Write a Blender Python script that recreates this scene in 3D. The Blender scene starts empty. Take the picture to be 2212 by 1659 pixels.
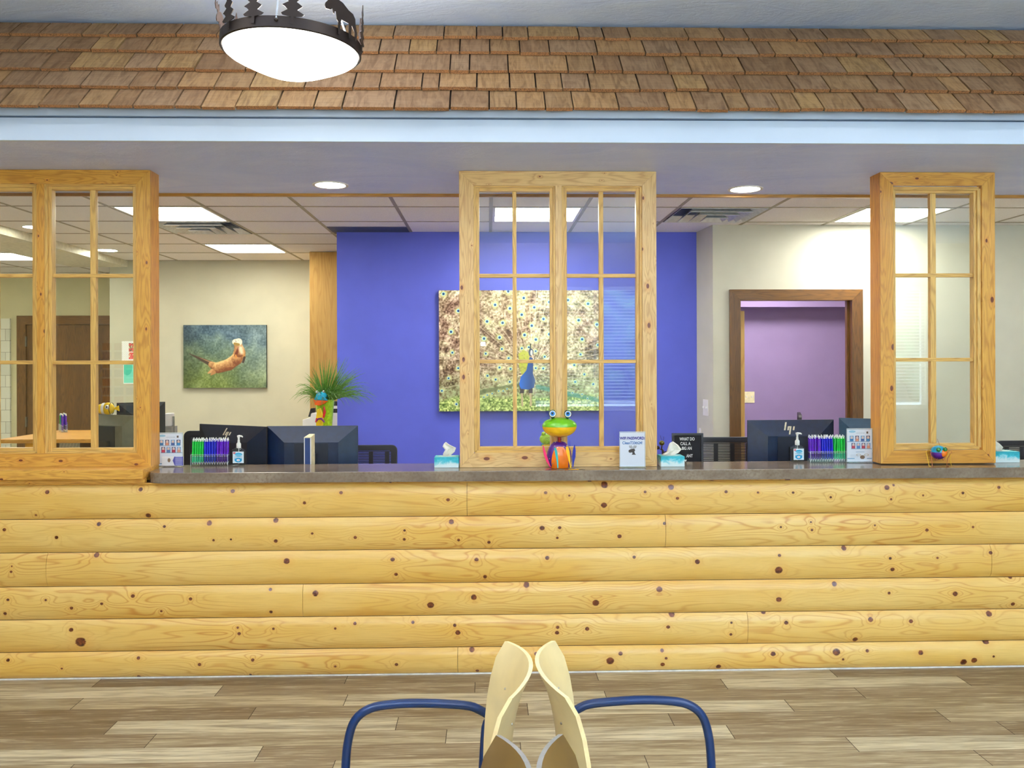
import bpy, bmesh, math, random
import numpy as np
from mathutils import Vector, Matrix
random.seed(7)
RNG = np.random.RandomState(5)
S = bpy.context.scene
COL = S.collection

# ---------------------------------------------------------------- camera
EYE = 1.65
F = 1880.0
YAW = math.radians(1.6)
ROLL = math.radians(0.18)
CX, CY = 1106.0, 780.0
_fw = Vector((math.sin(YAW), math.cos(YAW), 0))
_r0 = Vector((math.cos(YAW), -math.sin(YAW), 0))
_u0 = Vector((0, 0, 1))
_rt = _r0 * math.cos(ROLL) - _u0 * math.sin(ROLL)
_up = _u0 * math.cos(ROLL) + _r0 * math.sin(ROLL)
cam_d = bpy.data.cameras.new('camera')
cam = bpy.data.objects.new('camera', cam_d)
COL.objects.link(cam)
cam_d.sensor_width = 36.0
cam_d.lens = F / 2212.0 * 36.0
cam_d.shift_y = -(829.5 - CY) / 2212.0
cam_d.clip_start = 0.05
m = Matrix((( _rt.x, _up.x, -_fw.x, 0), (_rt.y, _up.y, -_fw.y, 0), (_rt.z, _up.z, -_fw.z, EYE), (0, 0, 0, 1)))
cam.matrix_world = m
S.camera = cam
S.view_settings.view_transform = 'Standard'
S.view_settings.look = 'None'
S.view_settings.gamma = 1.0
S.view_settings.use_curve_mapping = False
S.view_settings.exposure = 0.02

S.cycles.use_denoising = True
S.cycles.max_bounces = 9
S.cycles.diffuse_bounces = 5
S.cycles.transparent_max_bounces = 24
S.cycles.sample_clamp_indirect = 8.0
S.cycles.blur_glossy = 0.5
# ---------------------------------------------------------------- daylight outside, flash
W = bpy.data.worlds.new('world'); S.world = W; W.use_nodes = True
wb = W.node_tree.nodes['Background']
wb.inputs[0].default_value = (0.62, 0.80, 1.0, 1)
wb.inputs[1].default_value = 26.0

TROFFER_E, DISC_E, BOWL_E, PEND_UP = 32.0, 70.0, 8.0, 30
PEND_FILL = 360  # power of the unseen pendants added for fill
def area(name, loc, rot, sx, sy, power, color=(1, 1, 1), shape='RECTANGLE', spread=None, portal=False):
    l = bpy.data.lights.new(name, 'AREA'); l.shape = shape; l.size = sx; l.size_y = sy
    l.energy = power; l.color = color
    if spread: l.spread = math.radians(spread)
    if portal: l.cycles.is_portal = True
    o = bpy.data.objects.new(name, l); COL.objects.link(o)
    o.location = loc; o.rotation_euler = rot
    return o
# the photographer's flash, just above the lens
area('camera_flash', (-0.05, -0.05, 1.84), (math.radians(86), 0, math.radians(0)), 0.045, 0.035, 22, (1.0, 0.98, 0.97))
# unseen fill downlights added to the waiting room ceiling (their discs are built further down at the same places)
FILL_LAMPS = [(x, y) for y in (0.9, 2.6) for x in (-3.6, -1.9, 0.2, 2.3, 4.2)]
for wx, wy in FILL_LAMPS:
    area('waiting_fill_light', (wx, wy, 3.375), (0, 0, 0), 0.17, 0.17, 4, (1.0, 0.97, 0.94), 'DISK')
BACK_Y = -3.4
WINS = [(0.67, 2.55), (2.75, 4.6), (4.8, 6.6)]
for a_, b_ in WINS:
    area('daylight_portal', ((a_ + b_) / 2, BACK_Y - 0.16, 1.83), (math.radians(90), 0, 0), b_ - a_, 1.84, 1, portal=True)

# ---------------------------------------------------------------- pixel helpers (photo pixels -> a point on the plane y = Y)
def P(px, py, Y):
    d = _fw + _rt * ((px - CX) / F) + _up * ((CY - py) / F)
    t = Y / d.y
    return Vector((d.x * t, Y, EYE + d.z * t))
def PZ(px, py, z):
    d = _fw + _rt * ((px - CX) / F) + _up * ((CY - py) / F)
    t = (z - EYE) / d.z
    return Vector((d.x * t, d.y * t, z))
def rect(x0, y0, x1, y1, Y):
    a = P(x0, (y0 + y1) / 2, Y).x; b = P(x1, (y0 + y1) / 2, Y).x
    t = P((x0 + x1) / 2, y0, Y).z; u = P((x0 + x1) / 2, y1, Y).z
    return a, b, u, t      # X0, X1, Z0, Z1

def lin(c):
    return tuple((v / 12.92 if v <= 0.04045 else ((v + 0.055) / 1.055) ** 2.4) for v in [q / 255.0 for q in c])

# ---------------------------------------------------------------- mesh builder
class MB:
    def __init__(s): s.v = []; s.f = []; s.m = []
    def add(s, vs, fs, mi=0):
        o = len(s.v); s.v += [tuple(v) for v in vs]; s.f += [tuple(i + o for i in f) for f in fs]; s.m += [mi] * len(fs); return s
    def box(s, x0, x1, y0, y1, z0, z1, mi=0):
        vs = [(x0, y0, z0), (x1, y0, z0), (x1, y1, z0), (x0, y1, z0), (x0, y0, z1), (x1, y0, z1), (x1, y1, z1), (x0, y1, z1)]
        return s.add(vs, [(0, 3, 2, 1), (4, 5, 6, 7), (0, 1, 5, 4), (1, 2, 6, 5), (2, 3, 7, 6), (3, 0, 4, 7)], mi)
    def tube(s, pts, r, n=10, mi=0, cap=True, flat=1.0):
        pts = [Vector(p) for p in pts]; rs = r if isinstance(r, (list, tuple)) else [r] * len(pts)
        rings = []; prev = None
        for i, p in enumerate(pts):
            d = (pts[min(i + 1, len(pts) - 1)] - pts[max(i - 1, 0)]).normalized()
            if prev is None:
                a = Vector((0, 0, 1)) if abs(d.z) < 0.9 else Vector((1, 0, 0))
                u = d.cross(a).normalized()
            else:
                u = (prev - d * prev.dot(d)).normalized()
            prev = u; w = d.cross(u)
            rings.append([p + (u * math.cos(2 * math.pi * k / n) + w * math.sin(2 * math.pi * k / n) * flat) * rs[i] for k in range(n)])
        vs = [q for R in rings for q in R]; fs = []
        for i in range(len(rings) - 1):
            for k in range(n):
                fs.append((i * n + k, i * n + (k + 1) % n, (i + 1) * n + (k + 1) % n, (i + 1) * n + k))
        if cap:
            fs.append(tuple(reversed(range(n)))); fs.append(tuple(range((len(rings) - 1) * n, len(rings) * n)))
        return s.add(vs, fs, mi)
    def lathe(s, prof, c=(0, 0, 0), n=32, mi=0, M=None, sx=1, sy=1, cap=True):
        vs = []; fs = []; c = Vector(c)
        for r, z in prof:
            for k in range(n):
                a = 2 * math.pi * k / n
                q = Vector((r * math.cos(a) * sx, r * math.sin(a) * sy, z))
                if M is not None: q = M @ q
                vs.append(c + q)
        for i in range(len(prof) - 1):
            for k in range(n):
                fs.append((i * n + k, i * n + (k + 1) % n, (i + 1) * n + (k + 1) % n, (i + 1) * n + k))
        if cap and prof[0][0] > 1e-6: fs.append(tuple(reversed(range(n))))
        if cap and prof[-1][0] > 1e-6: fs.append(tuple(range((len(prof) - 1) * n, len(prof) * n)))
        return s.add(vs, fs, mi)
    def ball(s, c, rx, ry=None, rz=None, n=20, k=12, mi=0, z0=-1, z1=1, M=None):
        ry = rx if ry is None else ry; rz = rx if rz is None else rz
        prof = []
        a0, a1 = math.asin(z0), math.asin(z1)
        for i in range(k + 1):
            a = a0 + (a1 - a0) * i / k
            prof.append((max(math.cos(a), 0) if abs(abs(a) - math.pi / 2) > 1e-6 else 0, math.sin(a)))
        T = Matrix.Diagonal((rx, ry, rz))
        if M is not None: T = M @ T
        return s.lathe(prof, c, n, mi, T)
    def prism(s, poly, y0, y1, mi=0, M=None):
        n = len(poly)
        vs = [Vector((x, y0, z)) for x, z in poly] + [Vector((x, y1, z)) for x, z in poly]
        if M is not None: vs = [M @ v for v in vs]
        fs = [tuple(range(n)), tuple(reversed(range(n, 2 * n)))]
        fs += [(i, i + n, (i + 1) % n + n, (i + 1) % n) for i in range(n)]
        return s.add(vs, fs, mi)
    def build(s, name, mats, parent=None, local=False, smooth=False, bevel=0, weld=True, seg=2):
        o0 = Vector((0, 0, 0))
        if parent is not None and not local:
            o0 = Vector(parent['_o']) if '_o' in parent else Vector((0, 0, 0))
        me = bpy.data.meshes.new(name)
        me.from_pydata([tuple(Vector(v) - o0) for v in s.v], [], s.f)
        mats = mats if isinstance(mats, (list, tuple)) else [mats]
        for mm in mats: me.materials.append(mm)
        me.polygons.foreach_set('material_index', s.m)
        bm = bmesh.new(); bm.from_mesh(me)
        if weld: bmesh.ops.remove_doubles(bm, verts=bm.verts, dist=1e-6)
        bmesh.ops.recalc_face_normals(bm, faces=bm.faces)
        if bevel > 0:
            es = [e for e in bm.edges if len(e.link_faces) == 2 and e.calc_face_angle(0) > 0.6]
            bmesh.ops.bevel(bm, geom=es, offset=bevel, segments=seg, affect='EDGES', profile=0.7, clamp_overlap=True)
        for f in bm.faces: f.smooth = bool(smooth)
        bm.to_mesh(me); bm.free()
        o = bpy.data.objects.new(name, me); COL.objects.link(o)
        if smooth:
            me.set_sharp_from_angle(angle=math.radians(40))
        if parent is not None:
            o.parent = parent; o['_o'] = tuple(parent['_o']) if '_o' in parent else (0, 0, 0)
        else:
            o['_o'] = (0, 0, 0)
        return o

def tag(o, label, cat, group=None, kind=None):
    if label: o['label'] = label
    if cat: o['category'] = cat
    if group: o['group'] = group
    if kind: o['kind'] = kind
    return o
def thing(name, loc, label, cat, group=None, rz=0.0, kind=None):
    o = bpy.data.objects.new(name, None); COL.objects.link(o)
    o.empty_display_size = 0.05
    o.location = loc; o.rotation_euler = (0, 0, rz); o['_o'] = tuple(loc) if rz == 0 else (0, 0, 0)
    return tag(o, label, cat, group, kind)
def struct(name, mb, mat, parent=None, **k):
    o = mb.build(name, mat, parent, **k)
    if parent is None: o['kind'] = 'structure'
    return o
def kids(o): return [c for c in bpy.data.objects if c.parent == o]
def dup(o, loc=None, rz=None, label=None, group=None, parent=None):
    ch = kids(o); c = o.copy(); COL.objects.link(c)
    if parent is not None: c.parent = parent
    for q in ch: dup(q, parent=c)
    if loc is not None: c.location = loc
    if rz is not None: c.rotation_euler = (0, 0, rz)
    if label: c['label'] = label
    if group: c['group'] = group
    return c

# ---------------------------------------------------------------- materials
MATS = {}
class NT:
    def __init__(s, name):
        s.m = bpy.data.materials.new(name); s.m.use_nodes = True; s.t = s.m.node_tree; s.n = s.t.nodes
        s.b = s.n['Principled BSDF']; s.out = s.n['Material Output']
    def node(s, typ, **k):
        q = s.n.new(typ)
        for a, b in k.items(): setattr(q, a, b)
        return q
    def L(s, a, b): s.t.links.new(a, b)
    def math(s, op, a, b=None, c=None, clamp=False):
        q = s.node('ShaderNodeMath', operation=op); q.use_clamp = clamp
        for i, x in enumerate((a, b, c)):
            if x is None: continue
            if isinstance(x, (int, float)): q.inputs[i].default_value = x
            else: s.L(x, q.inputs[i])
        return q.outputs[0]
    def obj(s): return s.node('ShaderNodeTexCoord').outputs['Object']
    def pos(s): return s.node('ShaderNodeNewGeometry').outputs['Position']
    def mapping(s, vec, scale=(1, 1, 1), loc=(0, 0, 0), rot=(0, 0, 0)):
        q = s.node('ShaderNodeMapping'); q.inputs['Scale'].default_value = scale; q.inputs['Location'].default_value = loc
        q.inputs['Rotation'].default_value = rot; s.L(vec, q.inputs['Vector']); return q.outputs[0]
    def noise(s, vec, scale, detail=3, rough=0.5, dist=0):
        q = s.node('ShaderNodeTexNoise'); q.inputs['Scale'].default_value = scale; q.inputs['Detail'].default_value = detail
        q.inputs['Roughness'].default_value = rough; q.inputs['Distortion'].default_value = dist
        if vec is not None: s.L(vec, q.inputs['Vector'])
        return q.outputs['Fac']
    def ramp(s, fac, stops, interp='LINEAR'):
        q = s.node('ShaderNodeValToRGB'); q.color_ramp.interpolation = interp
        els = q.color_ramp.elements
        while len(els) < len(stops): els.new(0.5)
        for e, (p, c) in zip(els, stops):
            e.position = p; e.color = (*lin(c), 1) if len(c) == 3 else c
        s.L(fac, q.inputs[0]); return q.outputs[0]
    def mix(s, fac, a, b, mode='MIX'):
        q = s.node('ShaderNodeMix', data_type='RGBA', blend_type=mode)
        for i, x in ((0, fac), (6, a), (7, b)):
            if isinstance(x, (int, float)): q.inputs[i].default_value = x
            elif isinstance(x, tuple): q.inputs[i].default_value = (*lin(x), 1)
            else: s.L(x, q.inputs[i])
        return q.outputs[2]
    def bump(s, h, strength, dist=0.01):
        q = s.node('ShaderNodeBump'); q.inputs['Strength'].default_value = strength; q.inputs['Distance'].default_value = dist
        s.L(h, q.inputs['Height']); s.L(q.outputs[0], s.b.inputs['Normal'])
    def base(s, c, rough=0.5, metal=0, spec=None, coat=0):
        if isinstance(c, tuple): s.b.inputs['Base Color'].default_value = (*lin(c), 1)
        else: s.L(c, s.b.inputs['Base Color'])
        s.b.inputs['Roughness'].default_value = rough; s.b.inputs['Metallic'].default_value = metal
        if spec is not None: s.b.inputs['Specular IOR Level'].default_value = spec
        if coat: s.b.inputs['Coat Weight'].default_value = coat; s.b.inputs['Coat Roughness'].default_value = 0.15
        return s.m

def flat(name, c, rough=0.5, metal=0, var=0.06, scale=30, spec=None, coat=0, bump=0):
    """plain paint, plastic or metal with a faint mottling"""
    if name in MATS: return MATS[name]
    t = NT(name); n = t.noise(t.obj(), scale, 3)
    lo = tuple(max(0, v * (1 - var)) for v in c); hi = tuple(min(255, v * (1 + var)) for v in c)
    t.base(t.ramp(n, [(0.3, lo), (0.7, hi)]), rough, metal, spec, coat)
    if bump: t.bump(n, bump, 0.003)
    MATS[name] = t.m; return t.m
def emit(name, c, e):
    if name in MATS: return MATS[name]
    t = NT(name); t.base(c, 0.4)
    t.b.inputs['Emission Color'].default_value = (*lin(c), 1); t.b.inputs['Emission Strength'].default_value = e
    MATS[name] = t.m; return t.m
def glass(name, tint=(255, 255, 255), ior=1.5, rough=0.0, boost=1.0):
    if name in MATS: return MATS[name]
    t = NT(name); t.n.remove(t.b)
    tr = t.node('ShaderNodeBsdfTransparent'); tr.inputs[0].default_value = (*lin(tint), 1)
    gl = t.node('ShaderNodeBsdfGlossy'); gl.inputs['Roughness'].default_value = rough; gl.inputs[0].default_value = (1, 1, 1, 1)
    fr = t.node('ShaderNodeFresnel'); ge = t.node('ShaderNodeNewGeometry')
    t.L(t.math('MULTIPLY_ADD', ge.outputs['Backfacing'], 1.0 / ior - ior, ior), fr.inputs[0])
    mx = t.node('ShaderNodeMixShader'); t.L(t.math('MULTIPLY', fr.outputs[0], boost, clamp=True), mx.inputs[0])
    t.L(tr.outputs[0], mx.inputs[1]); t.L(gl.outputs[0], mx.inputs[2]); t.L(mx.outputs[0], t.out.inputs[0])
    MATS[name] = t.m; return t.m
def painted(name='print_ink', rough=0.6):
    """ink of a printed picture: the colour stored on the print's mesh"""
    if name in MATS: return MATS[name]
    t = NT(name); a = t.node('ShaderNodeVertexColor'); a.layer_name = 'ink'
    t.base(a.outputs[0], rough); MATS[name] = t.m; return t.m

def pine(name, axis, light, mid, dark, knots=True, scale=1.0, gloss=0.38, ks=9.0):
    """varnished knotty pine, grain along axis 'x', 'z' or 'y'"""
    if name in MATS: return MATS[name]
    t = NT(name); o = t.pos()
    al, ac = 1.3 * scale, 14.0 * scale
    sc = {'x': (al, ac, ac), 'z': (ac, ac, al), 'y': (ac, al, ac)}[axis]
    n1 = t.noise(t.mapping(o, sc), 1.0, 2, 0.45)
    h = n1
    if knots:
        sp = t.node('ShaderNodeSeparateXYZ'); t.L(o, sp.inputs[0]); cb_ = t.node('ShaderNodeCombineXYZ')
        t.L(t.math('MULTIPLY', sp.outputs[0], 0.55 if axis == 'x' else 1.0), cb_.inputs[0]); t.L(t.math('MULTIPLY', sp.outputs[2], 0.55 if axis == 'z' else 1.0), cb_.inputs[1])
        vo = t.node('ShaderNodeTexVoronoi', voronoi_dimensions='2D'); vo.inputs['Scale'].default_value = ks; vo.inputs['Randomness'].default_value = 1
        t.L(cb_.outputs[0], vo.inputs['Vector'])
        cr = t.node('ShaderNodeSeparateColor'); t.L(vo.outputs['Color'], cr.inputs[0])
        rad = t.math('MULTIPLY_ADD', t.math('POWER', cr.outputs[0], 1.5), 0.085, 0.012)
        d = t.math('DIVIDE', vo.outputs['Distance'], rad)
        h = t.math('ADD', n1, t.math('DIVIDE', 0.9, t.math('ADD', t.math('MULTIPLY', d, d), 7.0)))
    w = t.math('SINE', t.math('MULTIPLY', h, 95.0))
    w = t.math('MULTIPLY_ADD', w, 0.5, 0.5)
    n2 = t.noise(t.mapping(o, tuple(q * 0.25 for q in sc)), 1.0, 3)
    fine = t.noise(t.mapping(o, tuple(q * 9 for q in sc)), 1.0, 2)
    c = t.ramp(n2, [(0.3, mid), (0.62, light)])
    c = t.mix(t.math('MULTIPLY', t.math('POWER', w, 3.0), 0.42), c, dark)
    c = t.mix(t.math('MULTIPLY', t.math('SUBTRACT', fine, 0.45, clamp=True), 1.0), c, dark)
    if knots:
        c = t.mix(t.ramp(t.math('DIVIDE', d, 6.0), [(0.16, (170, 170, 170)), (0.5, (0, 0, 0))]), c, (206, 132, 56))
        c = t.mix(t.ramp(d, [(0.75, (255, 255, 255)), (1.0, (0, 0, 0))]), c, (104, 46, 20))
    t.base(c, gloss, spec=0.5)
    t.bump(w, 0.05, 0.002)
    MATS[name] = t.m; return t.m

def dense_print(name, X0, X1, Z0, Z1, Y, nx, nz, fn, parent, thick=0.0):
    """flat printed sheet facing -y; fn(u, v) gives sRGB 0..1, v downwards"""
    u = np.linspace(0, 1, nx); v = np.linspace(0, 1, nz)
    U, V = np.meshgrid(u, v)
    rgb = np.clip(fn(U, V), 0, 1)
    l = np.where(rgb <= 0.04045, rgb / 12.92, ((rgb + 0.055) / 1.055) ** 2.4)
    co = np.zeros((nz * nx, 3)); o0 = parent['_o'] if parent is not None else (0, 0, 0)
    co[:, 0] = (X0 + (X1 - X0) * U).ravel() - o0[0]; co[:, 1] = Y - o0[1]; co[:, 2] = (Z1 - (Z1 - Z0) * V).ravel() - o0[2]
    idx = np.arange(nz * nx).reshape(nz, nx)
    q = np.stack([idx[1:, :-1], idx[1:, 1:], idx[:-1, 1:], idx[:-1, :-1]], -1).reshape(-1, 4)
    me = bpy.data.meshes.new(name)
    me.vertices.add(len(co)); me.vertices.foreach_set('co', co.ravel())
    me.loops.add(q.size); me.loops.foreach_set('vertex_index', q.ravel())
    me.polygons.add(len(q)); me.polygons.foreach_set('loop_start', np.arange(0, q.size, 4))
    me.update()
    at = me.color_attributes.new('ink', 'FLOAT_COLOR', 'POINT')
    rgba = np.ones((nz * nx, 4)); rgba[:, :3] = l.reshape(-1, 3)
    at.data.foreach_set('color', rgba.ravel())
    me.materials.append(painted())
    o = bpy.data.objects.new(name, me); COL.objects.link(o)
    if parent is not None: o.parent = parent; o['_o'] = tuple(parent['_o'])
    return o
def vnoise(U, V, fx, fy, seed=0, oct=1):
    out = np.zeros_like(U); amp = 1.0; tot = 0
    for k in range(oct):
        rs = np.random.RandomState(seed + k); g = rs.rand(128, 128)
        x = (U * fx * 2 ** k); y = (V * fy * 2 ** k)
        xi = np.floor(x).astype(int); yi = np.floor(y).astype(int); a = x - xi; b = y - yi
        a = a * a * (3 - 2 * a); b = b * b * (3 - 2 * b)
        xi %= 127; yi %= 127
        out += amp * ((g[yi, xi] * (1 - a) + g[yi, xi + 1] * a) * (1 - b) + (g[yi + 1, xi] * (1 - a) + g[yi + 1, xi + 1] * a) * b)
        tot += amp; amp *= 0.5
    return out / tot
def blend(img, mask, col):
    c = np.array(col, float) / 255.0
    return img * (1 - mask[..., None]) + c * mask[..., None]

def text_part(name, s, x, y, z, size, mat, parent, sx=1.0, align='CENTER', rotm=None, depth=0.0005, local=False, bold=0.0):
    cu = bpy.data.curves.new(name, 'FONT'); cu.body = s; cu.size = size; cu.align_x = align; cu.align_y = 'CENTER'
    cu.extrude = depth; cu.offset = bold
    to = bpy.data.objects.new(name, cu); COL.objects.link(to)
    dg = bpy.context.evaluated_depsgraph_get(); dg.update()
    me = bpy.data.meshes.new_from_object(to.evaluated_get(dg))
    bpy.data.objects.remove(to)
    M = Matrix.Translation((x, y, z)) @ (rotm if rotm is not None else Matrix.Identity(4)) @ Matrix.Rotation(math.radians(90), 4, 'X') @ Matrix.Diagonal((sx, 1, 1, 1))
    if parent is not None and not local: M = Matrix.Translation(-Vector(parent['_o'])) @ M
    me.transform(M); me.materials.clear(); me.materials.append(mat)
    o = bpy.data.objects.new(name, me); COL.objects.link(o); o.parent = parent
    return o
# ================================================================ materials of the room
def plaster(name, c, c2, rough=0.6, bumpv=0.12):
    t = NT(name); o = t.pos()
    n = t.noise(t.mapping(o, (1.2, 2.2, 3.0)), 1.0, 5, 0.62, 1.6)
    fine = t.noise(t.mapping(o, (8, 14, 14)), 1.0, 4, 0.7, 2.5)
    t.base(t.ramp(n, [(0.3, c), (0.7, c2)]), rough)
    t.bump(t.math('ADD', n, t.math('MULTIPLY', fine, 0.35)), bumpv, 0.02)
    return t.m
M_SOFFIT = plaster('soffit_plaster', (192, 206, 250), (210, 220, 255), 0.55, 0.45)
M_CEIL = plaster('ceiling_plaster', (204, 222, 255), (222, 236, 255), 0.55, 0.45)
M_WALLW = flat('wall_paint_light', (214, 208, 180), 0.7, scale=4, var=0.02)
M_BEIGE = flat('wall_paint_beige', (188, 186, 164), 0.7, scale=4, var=0.02)
M_GREYB = flat('wall_paint_grey_beige', (198, 196, 182), 0.7, scale=4, var=0.02)
M_BLUE = flat('wall_paint_blue', (90, 100, 212), 0.6, scale=4, var=0.02)
M_PURPLE = flat('wall_paint_purple', (146, 126, 172), 0.6, scale=4, var=0.02)
M_TILE = flat('ceiling_tile_board', (240, 237, 236), 0.85, scale=160, var=0.04, bump=0.1)
M_TBAR = flat('ceiling_grid_bar', (150, 140, 118), 0.5)
M_FASCIA = flat('fascia_white_paint', (198, 214, 236), 0.4, scale=2, var=0.01)
M_GROOVE = flat('fascia_groove', (70, 88, 112), 0.6)
M_TRIMW = pine('soffit_edge_wood', 'x', (190, 140, 60), (170, 118, 44), (120, 78, 24), knots=False)
M_OAKD = pine('dark_stained_door_wood', 'z', (120, 82, 34), (90, 58, 20), (48, 28, 8), knots=False)
M_OAKDX = pine('dark_stained_door_wood_across', 'x', (120, 82, 34), (90, 58, 20), (48, 28, 8), knots=False)
M_MAPLE = pine('maple_veneer', 'z', (204, 164, 92), (190, 148, 74), (164, 118, 52), knots=False, scale=0.6)
PL, PM, PD = (228, 192, 132), (216, 172, 98), (166, 106, 46)
M_PX = pine('pine_casing_across', 'x', PL, PM, PD)
M_PZ = pine('pine_casing_upright', 'z', PL, PM, PD)
OL, OM, OD = (218, 164, 72), (206, 144, 48), (152, 86, 22)
M_OX = pine('amber_pine_across', 'x', OL, OM, OD)
M_OZ = pine('amber_pine_upright', 'z', OL, OM, OD)
M_OY = pine('amber_pine_side', 'z', (226, 164, 70), (214, 146, 50), (160, 92, 24), knots=False)
M_SX = pine('pine_sash_across', 'x', (226, 184, 104), (206, 160, 78), (150, 100, 40), knots=False)
M_SZ = pine('pine_sash_upright', 'z', (226, 184, 104), (206, 160, 78), (150, 100, 40), knots=False)
M_GLASS = glass('window_glass', (250, 252, 250), 1.5)
M_BLACKPL = flat('black_plastic', (26, 25, 26), 0.4)
M_TROFF = emit('troffer_diffuser', (255, 252, 238), TROFFER_E)
M_DISC = emit('downlight_disc', (255, 250, 232), DISC_E)
M_WHITEM = flat('white_enamel', (232, 230, 224), 0.35, var=0.01)

# ================================================================ main planes
Y_LOG = 4.60; Y_TOPF = 4.56; Y_TOPB = 4.92; Z_TOP = 1.075
Y_WIN = 4.71; Z_SOF = 2.68; Z_TILE = 2.67
Y_SOFN = 4.10; Y_SOFF = 5.36
Y_OTTER = PZ(500, 563, Z_TILE).y; Y_FARL = PZ(120, 597, Z_TILE).y
Y_BLUE = PZ(1100, 501, Z_TILE).y; Y_RW = PZ(1700, 486, Z_TILE).y
XL, XR = -7.2, 8.2
print('planes', Y_OTTER, Y_FARL, Y_BLUE, Y_RW)

# ---------------------------------------------------------------- floor: vinyl planks, each with its own tone
def floor_obj():
    tones = {'l': (208, 196, 164), 'm': (172, 156, 124), 'd': (144, 126, 98), 'k': (124, 106, 80), 'x': (188, 172, 138)}
    rows = [([222, 750, 1290, 1806], 'mkdxk'), ([478, 1026, 1568, 2098], 'lddlk'), ([178, 748, 1310, 1867], 'mxldd'),
            ([549, 1140, 1711], 'kdlm'), ([249, 858, 1452, 2050], 'klmdx'), ([333, 964, 1582, 2190], 'dmldk'),
            ([563, 1125, 1850], 'ldml'), ([155, 720, 1400, 2140], 'mdxmd')]
    V = []; Fc = []; C = []
    rs = random.Random(3)
    def quad(x0, x1, y0, y1, z, c):
        n = len(V); V.extend([(x0, y0, z), (x1, y0, z), (x1, y1, z), (x0, y1, z)]); Fc.append((n, n + 1, n + 2, n + 3)); C.append(c)
    g = 0.0016
    yb = 4.62; w = 0.1425
    k = 0
    y1 = yb
    while y1 > BACK_Y:
        y0 = y1 - w
        if k < len(rows):
            js, tn = rows[k]; yp = (y0 + y1) / 2
            h = EYE * F / yp
            xs = [PZ(j, CY + h - (j - CX) * math.sin(ROLL), 0).x for j in js]; tn = list(tn)
        else:
            xs = [-1.2 + rs.uniform(0, 1.2) + 1.22 * i for i in range(0, 3)]; tn = [rs.choice('lmdkxm') for _ in range(4)]
        while xs[0] > XL: xs.insert(0, xs[0] - 1.22); tn.insert(0, rs.choice('mdlk'))
        while xs[-1] < XR: xs.append(xs[-1] + 1.22); tn.append(rs.choice('mdlkx'))
        for i in range(len(xs) - 1):
            c = tones[tn[i + 1]]; j = rs.uniform(-5, 5); rr = rs.random()
            quad(max(xs[i], XL) + g, min(xs[i + 1], XR) - g, y0 + g * 0.3, y1 - g * 0.3, 0.0, ([q + j for q in c], rr))
        y1 = y0; k += 1
    me = bpy.data.meshes.new('floor'); me.from_pydata(V, [], Fc)
    at = me.color_attributes.new('plank', 'FLOAT_COLOR', 'CORNER')
    for i, (c, rr) in enumerate(C):
        for l in range(4): at.data[i * 4 + l].color = (*lin(c), rr)
    t = NT('vinyl_plank'); a = t.node('ShaderNodeVertexColor'); a.layer_name = 'plank'
    off = t.node('ShaderNodeCombineXYZ'); t.L(t.math('MULTIPLY', a.outputs['Alpha'], 37.0), off.inputs[0]); t.L(t.math('MULTIPLY', a.outputs['Alpha'], 91.0), off.inputs[2])
    va = t.node('ShaderNodeVectorMath', operation='ADD'); t.L(t.pos(), va.inputs[0]); t.L(off.outputs[0], va.inputs[1])
    n1 = t.noise(t.mapping(va.outputs[0], (1.1, 16, 1)), 1, 4, 0.6, 0.8)
    n2 = t.noise(t.mapping(va.outputs[0], (5, 85, 1)), 1, 4, 0.65, 0.4)
    c = t.mix(t.ramp(n1, [(0.42, (0, 0, 0)), (0.66, (215, 215, 215))]), a.outputs[0], (98, 72, 40))
    c = t.mix(t.ramp(n2, [(0.48, (0, 0, 0)), (0.68, (200, 200, 200))]), c, (96, 72, 44))
    c = t.mix(t.ramp(n2, [(0.30, (190, 190, 190)), (0.46, (0, 0, 0))]), c, (222, 210, 180))
    t.base(c, 0.42, spec=0.4); t.bump(n2, 0.15, 0.002)
    me.materials.append(t.m)
    o = bpy.data.objects.new('floor', me); COL.objects.link(o); o['kind'] = 'structure'
    dk = flat('floor_joint', (60, 46, 30), 0.8)
    struct('floor_base', MB().box(XL, XR, BACK_Y, 4.62, -0.06, -0.0006), dk)
    struct('floor_office', MB().box(XL, XR, 4.62, 11.5, -0.06, 0.0), flat('office_carpet', (196, 188, 178), 0.9, scale=200, var=0.15))
floor_obj()

# ---------------------------------------------------------------- waiting room shell behind the camera
Z_UP = 3.405
struct('ceiling_waiting', MB().box(XL, XR, BACK_Y, 4.75, Z_UP, Z_UP + 0.06), M_CEIL)
struct('wall_left', MB().box(XL - 0.1, XL, BACK_Y, 11.5, 0, Z_UP), M_WALLW)
struct('wall_right', MB().box(XR, XR + 0.1, BACK_Y, 11.5, 0, Z_UP), M_WALLW)
bw = MB(); y0, y1 = BACK_Y - 0.14, BACK_Y
bw.box(XL, XR, y0, y1, 0, 0.91); bw.box(XL, XR, y0, y1, 2.75, Z_UP)
ed = [XL] + [v for w_ in WINS for v in w_] + [XR]
for i in range(0, len(ed), 2): bw.box(ed[i], ed[i + 1], y0, y1, 0.91, 2.75)
struct('wall_back', bw, M_WALLW)
M_BLIND = flat('blind_slat_white', (235, 238, 240), 0.5, var=0.01)
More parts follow.
